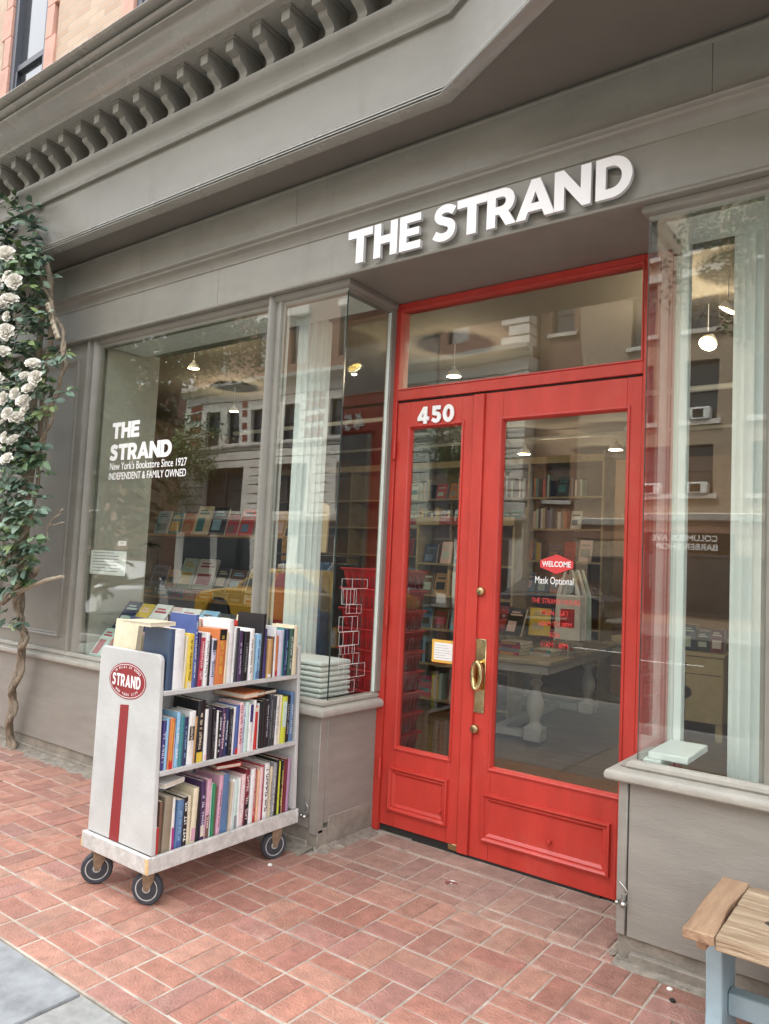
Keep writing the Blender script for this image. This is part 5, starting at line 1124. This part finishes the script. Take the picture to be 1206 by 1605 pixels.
# pipes and pendant lamps under the ceiling
mb = MB(); mb.tube([(-6, 4.6, 3.45), (4.3, 4.6, 3.45)], .03, 10); tag(mb.build('ceiling_pipe', TRIMW), 'long white pipe crossing the shop ceiling near the lamps', 'pipe', 'ceiling pipes')
mb = MB(); mb.tube([(-6, 6.9, 3.5), (4.3, 6.9, 3.5)], .025, 10); tag(mb.build('ceiling_pipe', TRIMW), 'long white pipe crossing the shop ceiling farther back', 'pipe', 'ceiling pipes')
LP = [(1.338, 2.62, 3.3, 'round lit lamp high in the right window, lower of two', (8, -40)), (1.60, 2.05, 3.33, 'broad lit lamp beside the right fluted column', (30, 0)), (-.937, 7.07, 3.3, 'white cone pendant lamp at the right edge of the wide door glass', None), (-2.31, 7.02, 3.3, 'white cone pendant lamp at the left of the wide door glass', None), (-1.76, 8.85, 3.3, 'brightest small pendant lamp deep inside the shop', None), (-2.684, .82, 3.28, 'lit lamp at the top left of the large window', None), (-4.095, 2.88, 3.3, 'lit lamp in the middle of the large window reflection', None), (-.86, 2.62, 3.3, 'lit lamp glowing through the glass above the doors', None), (-2.9, 1.3, 3.3, 'lit lamp near the top right of the large window', None)]
for x, y, z, lab, tilt in LP:
    t = thing('pendant_lamp', lab, 'lamp', (x, y, z)); rt = Matrix.Rotation(radians(tilt[1] if tilt else 0), 4, 'X') @ Matrix.Rotation(radians(tilt[0] if tilt else 0), 4, 'Y')
    big = 1.0
    sh = MB().lathe([(.105, 0), (.100, .035), (.07, .085), (.032, .11), (.030, .15), (.004, .155), (.004, .150), (.024, .145), (.026, .105), (.064, .078), (.094, .030), (.100, 0)], (0, 0, 0), 28)
    sh.f = sh.f[:-2]; sh.c = sh.c[:-2]; sh.mi = sh.mi[:-2]
    s_ = sh.build('shade', LAMPM, t, local=True, smooth=60); b_ = MB().lathe([(.002, .012), (.06, .016), (.085, .03), (.03, .06)], (0, 0, 0), 24).build('bulb', BULB, t, local=True)
    sc_ = .5 if y < 1.5 or x < -4 else (.62 if y < 3 else .9); t.scale = (sc_,) * 3
    s_.matrix_basis = rt; b_.matrix_basis = rt
    sc_ = .5 if y < 1.5 or x < -4 else (.62 if y < 3 else .9)
    MB().tube([(0, 0, .15), (0, 0, (3.60 - z) / sc_)], .006, 6).build('stem', LAMPM, t, local=True)
    l = bpy.data.lights.new('lamp_light', 'POINT'); l.energy = 4 if y < 2 else 9; l.color = (1, .80, .55); l.shadow_soft_size = .012; lo = bpy.data.objects.new('lamp_light', l); COL.objects.link(lo); lo.location = (x, y, z - .06)

# ================================================================== across the street
def facade(name, label, x0, x1, y, zt, mwall, rows, quoin=None, depth=9.0, base=0.0, trim=LIME, bands=()):
    """street wall at y facing +y; rows: list of (z0,z1,[(x0,x1,kind)])"""
    t = thing(name, label, 'building', ((x0 + x1) / 2, y - depth / 2, base)); w = MB(); zs = [base]; cuts = sorted(rows)
    z = base
    for z0, z1, wins in cuts:
        w.box(x0, x1, y - .5, y, z, z0); xx = x0
        for a, b, k in sorted(wins): w.box(xx, a, y - .5, y, z0, z1); xx = b
        w.box(xx, x1, y - .5, y, z0, z1); z = z1
    w.box(x0, x1, y - .5, y, z, zt); w.box(x0, x1, y - depth, y - .501, base, zt - .05)
    w.build('wall', mwall, t, smooth=None)
    for z0, z1, wins in cuts:
        for a, b, k in wins:
            f = MB(); frame_rect(f, a, b, z0, z1, .06, y - .28, y - .20); f.box(a + .06, b - .06, y - .27, y - .21, (z0 + z1) / 2 - .03, (z0 + z1) / 2 + .03)
            if b - a > 1.5: f.box((a + b) / 2 - .05, (a + b) / 2 + .05, y - .27, y - .205, z0 + .06, z1 - .06)
            fo = f.build('window', WINFR, t, smooth=None); MB().box(a + .05, b - .05, y - .30, y - .285, z0 + .05, z1 - .05).build('pane', WINDARK if k != 'b' else BLIND, fo, smooth=None)
            if k == 'b': MB().box(a + .05, b - .05, y - .284, y - .2805, z0 + .05, (z0 + z1) / 2).build('lower_sash', WINDARK, fo, smooth=None)
            MB().box(a - .15, b + .15, y + .001, y + .14, z0 - .16, z0 - .001).build('window_sill', trim, t)
            if k in 'lb': MB().box(a - .2, b + .2, y + .001, y + .06, z1 + .001, z1 + .30).build('lintel', trim, t)
            if k == 'a':
                ac = MB().box((a + b) / 2 - .35, (a + b) / 2 + .35, y - .20, y + .22, z0 + .001, z0 + .42).build('air_conditioner', TRIMW, t, bevel=.03); MB().box((a + b) / 2 - .25, (a + b) / 2 + .12, y + .2205, y + .23, z0 + .07, z0 + .35).build('grille', BLACK, ac, smooth=None)
    return t
Y_ = -24.0
limw = [(4.05, 6.35, [(-29.9, -27.1, 'd'), (-25.4, -22.6, 'd'), (-20.6, -18.2, 'd'), (-16.0, -14.1, 'd')]), (7.6, 9.45, [(-30.2, -29.15, 'd'), (-28.6, -27.6, 'd'), (-26.6, -25.5, 'd'), (-24.3, -23.2, 'd'), (-21.2, -20.1, 'd'), (-18.8, -17.7, 'd'), (-15.8, -14.7, 'd')]),
        (11.6, 14.0, [(-29.6, -28.5, 'b'), (-26.5, -25.4, 'b'), (-24.1, -23.0, 'b'), (-20.8, -19.7, 'b'), (-18.4, -17.3, 'b'), (-15.2, -14.1, 'b')])]
LB = facade('limestone_building', 'pale limestone corner building with banded stonework mirrored in the shop windows', -32.2, -11.2, Y_, 10.6, LIME, limw[:2])
LBt = MB(); 
tw = MB(); z = 10.95
w = MB(); w.box(-31.6, -11.2, Y_ - 9, Y_ - .52, 10.61, 17.5); z0, z1, wins = limw[2]
w.box(-31.6, -11.2, Y_ - .5, Y_ - .02, 10.95, z0); xx = -31.6
for a, b, k in sorted(wins): w.box(xx, a, Y_ - .5, Y_ - .02, z0, z1); xx = b
w.box(xx, -11.2, Y_ - .5, Y_ - .02, z0, z1); w.box(-31.6, -11.2, Y_ - .5, Y_ - .02, z1, 17.5); w.build('brick_upper_wall', BRICKR, LB, smooth=None)
for a, b, k in wins:
    f = MB(); frame_rect(f, a, b, z0, z1, .06, Y_ - .3, Y_ - .22); fo = f.build('window', WINFR, LB, smooth=None); MB().box(a + .05, b - .05, Y_ - .32, Y_ - .305, z0 + .05, z1 - .05).build('pane', BLIND, fo, smooth=None)
    MB().box(a - .15, b + .15, Y_ - .019, Y_ + .12, z1 + .001, z1 + .35).build('lintel', LIME, LB)
MB().sweep([(-32.4, Y_), (-11.0, Y_)][::-1], [(0, 10.45), (.15, 10.5), (.25, 10.65), (.55, 10.75), (.6, 10.94), (0, 10.94)]).build('cornice', LIME, LB)
MB().sweep([(-32.3, Y_), (-11.1, Y_)][::-1], [(.001, 3.55), (.20, 3.6), (.25, 3.8), (.001, 3.85)]).build('belt_course', LIME, LB)
MB().sweep([(-32.3, Y_), (-11.1, Y_)][::-1], [(.001, 7.35), (.10, 7.38), (.12, 7.5), (.001, 7.55)]).build('belt_course', LIME, LB)
# rusticated joints and red stone bands
mj = MB(); rz = random.Random(5)
def clear(x, z):
    for z0, z1, ws in limw:
        if z0 - .25 < z < z1 + .05:
            for a, b, k in ws:
                if a - .02 < x < b + .02: return False
    return True
z = 3.95
while z < 10.3:
    x = -32.1
    while x < -11.4:
        if clear(x, z) and clear(x + .5, z): mj.box(x, x + .50, Y_ - .0, Y_ + .006, z, z + .045)
        x += .5
    z += .46
mj.build('stone_joints', DARK, LB, smooth=None)
mr_ = MB()
for zz in (8.0, 8.7, 9.4, 9.9):
    for a, b in ((-31.6, -30.6), (-27.3, -26.9), (-25.2, -24.6), (-22.8, -21.6), (-19.8, -19.1), (-17.3, -16.2)): mr_.box(a, b, Y_ + .001, Y_ + .02, zz - .3, zz + .05)
mr_.build('red_stone_band', REDB, LB, smooth=None)
mq = MB(); z = 10.96; k = 0
while z < 17.2:
    L = .9 if k % 2 else 1.25; mq.box(-11.2 - L, -11.12, Y_ - .6, Y_ + .10, z + .03, z + .45); z += .48; k += 1
z = 3.9
while z < 10.3:
    L = .9 if k % 2 else 1.3; mq.box(-11.2 - L, -11.12, Y_ - .6, Y_ + .09, z + .03, z + .42); z += .46; k += 1
mq.build('quoins', LIME, LB, bevel=.02)
sf = MB(); sf.box(-32, -11.3, Y_ + .002, Y_ + .08, 2.9, 3.5); sf.build('shop_awning_board', WINFR, LB, smooth=None)
for k in range(7): MB().box(-31.5 + k * 2.9, -29.2 + k * 2.9, Y_ + .002, Y_ + .03, .5, 2.8).build('shop_window', WINDARK, LB, smooth=None)
SB = facade('brown_brick_building', 'set back brown brick building beside the limestone one, seen only in reflection', -11.1, -9.0, Y_ - .9, 16.5, BRICKR, [(4.6, 6.4, [(-10.6, -9.6, 'd')]), (8.2, 10, [(-10.6, -9.6, 'd')]), (11.6, 13.4, [(-10.6, -9.6, 'd')])])
BB = facade('buff_brick_building', 'buff brick building with window air conditioners and a barber shop, mirrored in the glass', -8.95, 1.2, Y_, 15.5, BRICKB, [(4.45, 6.3, [(-6.3, -5.1, 'a'), (-4.6, -3.6, 'a'), (-2.4, -1.2, 'd'), (-.6, .4, 'd')]), (7.15, 9.2, [(-6.9, -5.7, 'a'), (-4.6, -3.5, 'a'), (-2.4, -1.2, 'd'), (-.6, .4, 'd')]), (10.3, 12.3, [(-6.9, -5.7, 'l'), (-4.6, -3.5, 'l'), (-2.4, -1.2, 'l')]), (13.2, 14.8, [(-6.9, -5.7, 'l'), (-4.6, -3.5, 'b'), (-2.4, -1.2, 'l')])])
MB().sweep([(-8.95, Y_), (1.2, Y_)][::-1], [(.001, 3.5), (.18, 3.55), (.25, 3.75), (.001, 3.8)]).build('belt_course', LIME, BB)
MB().box(-8.9, 1.15, Y_ + .001, Y_ + .04, 3.0, 3.49).build('fascia_board', BRICKR, BB, smooth=None)
for a, b in ((-8.4, -6.2), (-5.9, -2.4), (-2.1, .8)):
    f = MB(); frame_rect(f, a, b, .4, 2.35, .08, Y_ + .002, Y_ + .08); f.build('shop_window', WINFR, BB, smooth=None); MB().box(a + .08, b - .08, Y_ + .003, Y_ + .03, .48, 2.27).build('shop_pane', WINDARK, BB, smooth=None)
t = thing('barber_sign', 'black barber shop sign with white letters, mirrored in the glass', 'sign', (-4.5, Y_ + .05, 2.4))
MB().box(-6.3, -2.9, Y_ + .041, Y_ + .10, 2.42, 3.10).build('board', BLACK, t, smooth=None)
mb = MB()
def back(x0, y, z0): return lambda u, v, w: (x0 - u, y + w, z0 + v)
put_text(mb, 'COLUMBUS AVE', .30, back(-3.4, Y_ + .102, 2.80), sx=1.0, bold=.02); put_text(mb, 'BARBER SHOP', .30, back(-3.4, Y_ + .102, 2.49), sx=1.08, bold=.02); mb.build('lettering', DECALW, t, smooth=None)
facade('brick_row_building', 'brown brick row building at the right end of the reflected street', 1.3, 14, Y_, 14.5, BRICKR, [(4.4, 6.3, [(2, 3.1, 'd'), (4.4, 5.5, 'd'), (7, 8.1, 'd'), (10, 11.2, 'd')]), (7.6, 9.6, [(2, 3.1, 'l'), (4.4, 5.5, 'l'), (7, 8.1, 'l'), (10, 11.2, 'l')])])
facade('far_corner_building', 'distant grey building beyond the side street at the left', -62, -41, Y_ - 3, 13, BRICKR, [(4.5, 6.5, [(-50, -48.5, 'd'), (-46, -44.5, 'd')])])
# street trees
def tree(label, x, y, h, R_, zc, n, seed, cols, trunk=.16, lsz=1.0):
    r = random.Random(seed); t = thing('street_tree', label, 'tree', (x, y, 0)); m = MB()
    m.tube([(x, y, -.1), (x + .05, y, h * .25), (x - .06, y + .05, h * .5), (x + .1, y, h * .8)], [trunk, trunk * .8, trunk * .6, trunk * .2], 10)
    cl = []
    for k in range(13):
        a = r.uniform(0, 2 * pi); z0 = h * r.uniform(.32, .7); L = R_ * r.uniform(.5, .95); e = Vector((x + cos(a) * L, y + sin(a) * L, zc + R_ * r.uniform(-.55, .8)))
        s = Vector((x, y, z0)); mid = s.lerp(e, .5) + Vector((0, 0, .3)); m.tube([s, mid, e], [trunk * .4, trunk * .22, .02], 6); cl.append((e, R_ * r.uniform(.28, .5))); cl.append((mid, R_ * r.uniform(.2, .36)))
    m.build('trunk', BARK, t, smooth=50); c = MB()
    for k in range(n):
        e, rr = cl[r.randrange(len(cl))]; d = Vector((r.gauss(0, 1), r.gauss(0, 1), r.gauss(0, .8))).normalized() * rr * r.random() ** .45; p = e + d
        a = Vector((r.uniform(-1, 1), r.uniform(-1, 1), r.uniform(-.8, .3))).normalized(); s = a.cross(Vector((r.uniform(-1, 1), r.uniform(-1, 1), 1))).normalized(); L = r.uniform(.10, .19) * lsz; f = r.uniform(.65, 1.35); b_ = r.choice(cols); c.cur = tuple(q * f for q in b_)
        c.add([p, p + a * L * .5 + s * L * .3, p + a * L, p + a * L * .5 - s * L * .3], [(0, 1, 2, 3)])
    c.build('crown', TREELEAF, t, smooth=None)
G1 = [(.09, .16, .06), (.13, .21, .08), (.06, .11, .04), (.17, .25, .10)]
tree('leafy street tree by the near kerb, mirrored in the large left window', -8.6, -6.0 + .9, 7.4, 2.1, 5.6, 30000, 5, G1, .16, .6)
tree('dark leafy tree across the street, mirrored left of the limestone building', -30.5, -20.8, 10.5, 3.8, 7.0, 16000, 6, [tuple(q * 1.25 for q in g) for g in G1], .22)
tree('pale green tree across the street left of the limestone corner', -37, -21, 9, 3.4, 6.0, 6000, 8, G1, .22)
tree('slim street tree by the near kerb, mirrored above the right window', 1.6, -5.3, 6.6, 1.3, 5.7, 9000, 7, G1, .10, .5)
tree('small street tree mirrored in the pane above the doors', -12.5, -20.6, 8.2, 2.2, 6.6, 4500, 9, G1, .14)
# vehicles
def car(label, cat, x, y, L, H, body, kind, seed):
    t = thing(cat.replace(' ', '_'), label, cat, (x, y, -.13)); z0 = -.13; Wd = 1.85
    if kind == 'suv': top = [(0, .55), (.02, .95), (.20, 1.0), (.29, 1.0)] ; roof = [(.27, 1.02), (.36, H), (.88, H), (.97, 1.05)]
    else: roof = [(.25, .98), (.38, H), (.72, H), (.88, 1.02)]
    lo = [(0, .35), (.005, .70), (.04, .86), (.24, 1.0), (.90, 1.04), (.985, .92), (1, .6), (.995, .35), (.90, .28)]
    arches = []
    for cx_ in (.80, .19): arches += [((cx_ * L + .38 * cos(a)) / L, .34 + .38 * sin(a)) for a in [pi * k / 8 for k in range(9)]]
    pts = [(u * L, v) for u, v in lo] + [(u * L, v) for u, v in arches] + [(.1 * L, .28)]
    b = MB().prism(pts, lambda u, v, w: (x - L / 2 + u, y + w, z0 + v), -Wd / 2, Wd / 2).build('body', body, t, bevel=.06, smooth=40)
    c = MB(); rp = [(u * L, v) for u, v in roof]
    k0 = len(c.v); c.v = [(x - L / 2 + u, y + s * (Wd / 2 - .05 - (.20 if v > 1.1 else 0)), z0 + v) for s in (-1, 1) for u, v in rp]; c.f = [(0, 1, 2, 3), (7, 6, 5, 4)] + [(i, i + 4, (i + 1) % 4 + 4, (i + 1) % 4) for i in range(4)]; c.c = [None] * len(c.f); c.mi = [0] * len(c.f)
    c.build('cabin', body, t, bevel=.05, smooth=30)
    for s in (-1, 1):
        q = MB(); f = lambda u, v: (x - L / 2 + u, y + s * (Wd / 2 - .05 - .20 * (v - 1.02) / (H - 1.02) + .012), z0 + v)
        a0, a1 = rp[0][0] + .16, rp[3][0] - .22; b0, b1 = rp[1][0] + .06, rp[2][0] - .06; mdl = (b0 + b1) / 2
        P = [f(a0 + .1, 1.08), f(mdl - .04, 1.08), f(mdl - .04, H - .10), f(b0, H - .10)]; P2 = [f(mdl + .04, 1.08), f(a1, 1.08), f(b1, H - .10), f(mdl + .04, H - .10)]
        for PP in (P, P2): q.add([tuple(v) for v in PP] + [(v[0], v[1] - s * .02, v[2]) for v in PP], [(0, 1, 2, 3), (7, 6, 5, 4), (0, 4, 5, 1), (1, 5, 6, 2), (2, 6, 7, 3), (3, 7, 4, 0)])
        q.build('side_window', WINDARK, t, smooth=None)
        for cx_ in (.19, .80):
            wv = MB().lathe([(.20, -.11), (.33, -.11), (.345, -.08), (.345, .08), (.33, .11), (.20, .11)], (x - L / 2 + cx_ * L, y + s * (Wd / 2 - .13), z0 + .345), 24, 'y').build('wheel', RUBBER, t)
            MB().lathe([(.03, -.115), (.20, -.10), (.20, .10), (.03, .115)], (x - L / 2 + cx_ * L, y + s * (Wd / 2 - .13), z0 + .345), 18, 'y').build('rim', STEEL, wv)
        for ux, mm, nm in ((.02, 'headlight', TRIMW), (.975, 'tail_light', DECALR)): MB().box(x - L / 2 + ux * L - .03, x - L / 2 + ux * L + .06, y + s * .62 - .15, y + s * .62 + .15, z0 + .66, z0 + .80).build(mm, nm, t, bevel=.02)
    return t
car('white car parked at the near kerb, mirrored low in the left window', 'parked car', -14.2, -7.2, 4.5, 1.50, mat('white_car_paint', (.7, .7, .7), .25, coat=.6), 'suv', 1)
tx = car('yellow taxi in the street, mirrored low in the left window', 'taxi', -9.4, -9.6, 4.7, 1.48, mat('taxi_paint', (.50, .30, .04), .25, coat=.6), 'sedan', 2)
MB().box(-9.75, -9.2, -9.75, -9.45, 1.352, 1.46).build('roof_light', PAPERW, tx, bevel=.02)
car('dark grey car parked across the street, mirrored in the door glass', 'parked car', -7.5, -18.3, 4.6, 1.48, mat('grey_car_paint', (.06, .06, .07), .25, coat=.6), 'sedan', 3)
car('silver car parked across the street left of the dark one', 'parked car', -14.5, -18.3, 4.6, 1.6, mat('silver_car_paint', (.35, .36, .37), .25, metal=.5, coat=.6), 'suv', 4)
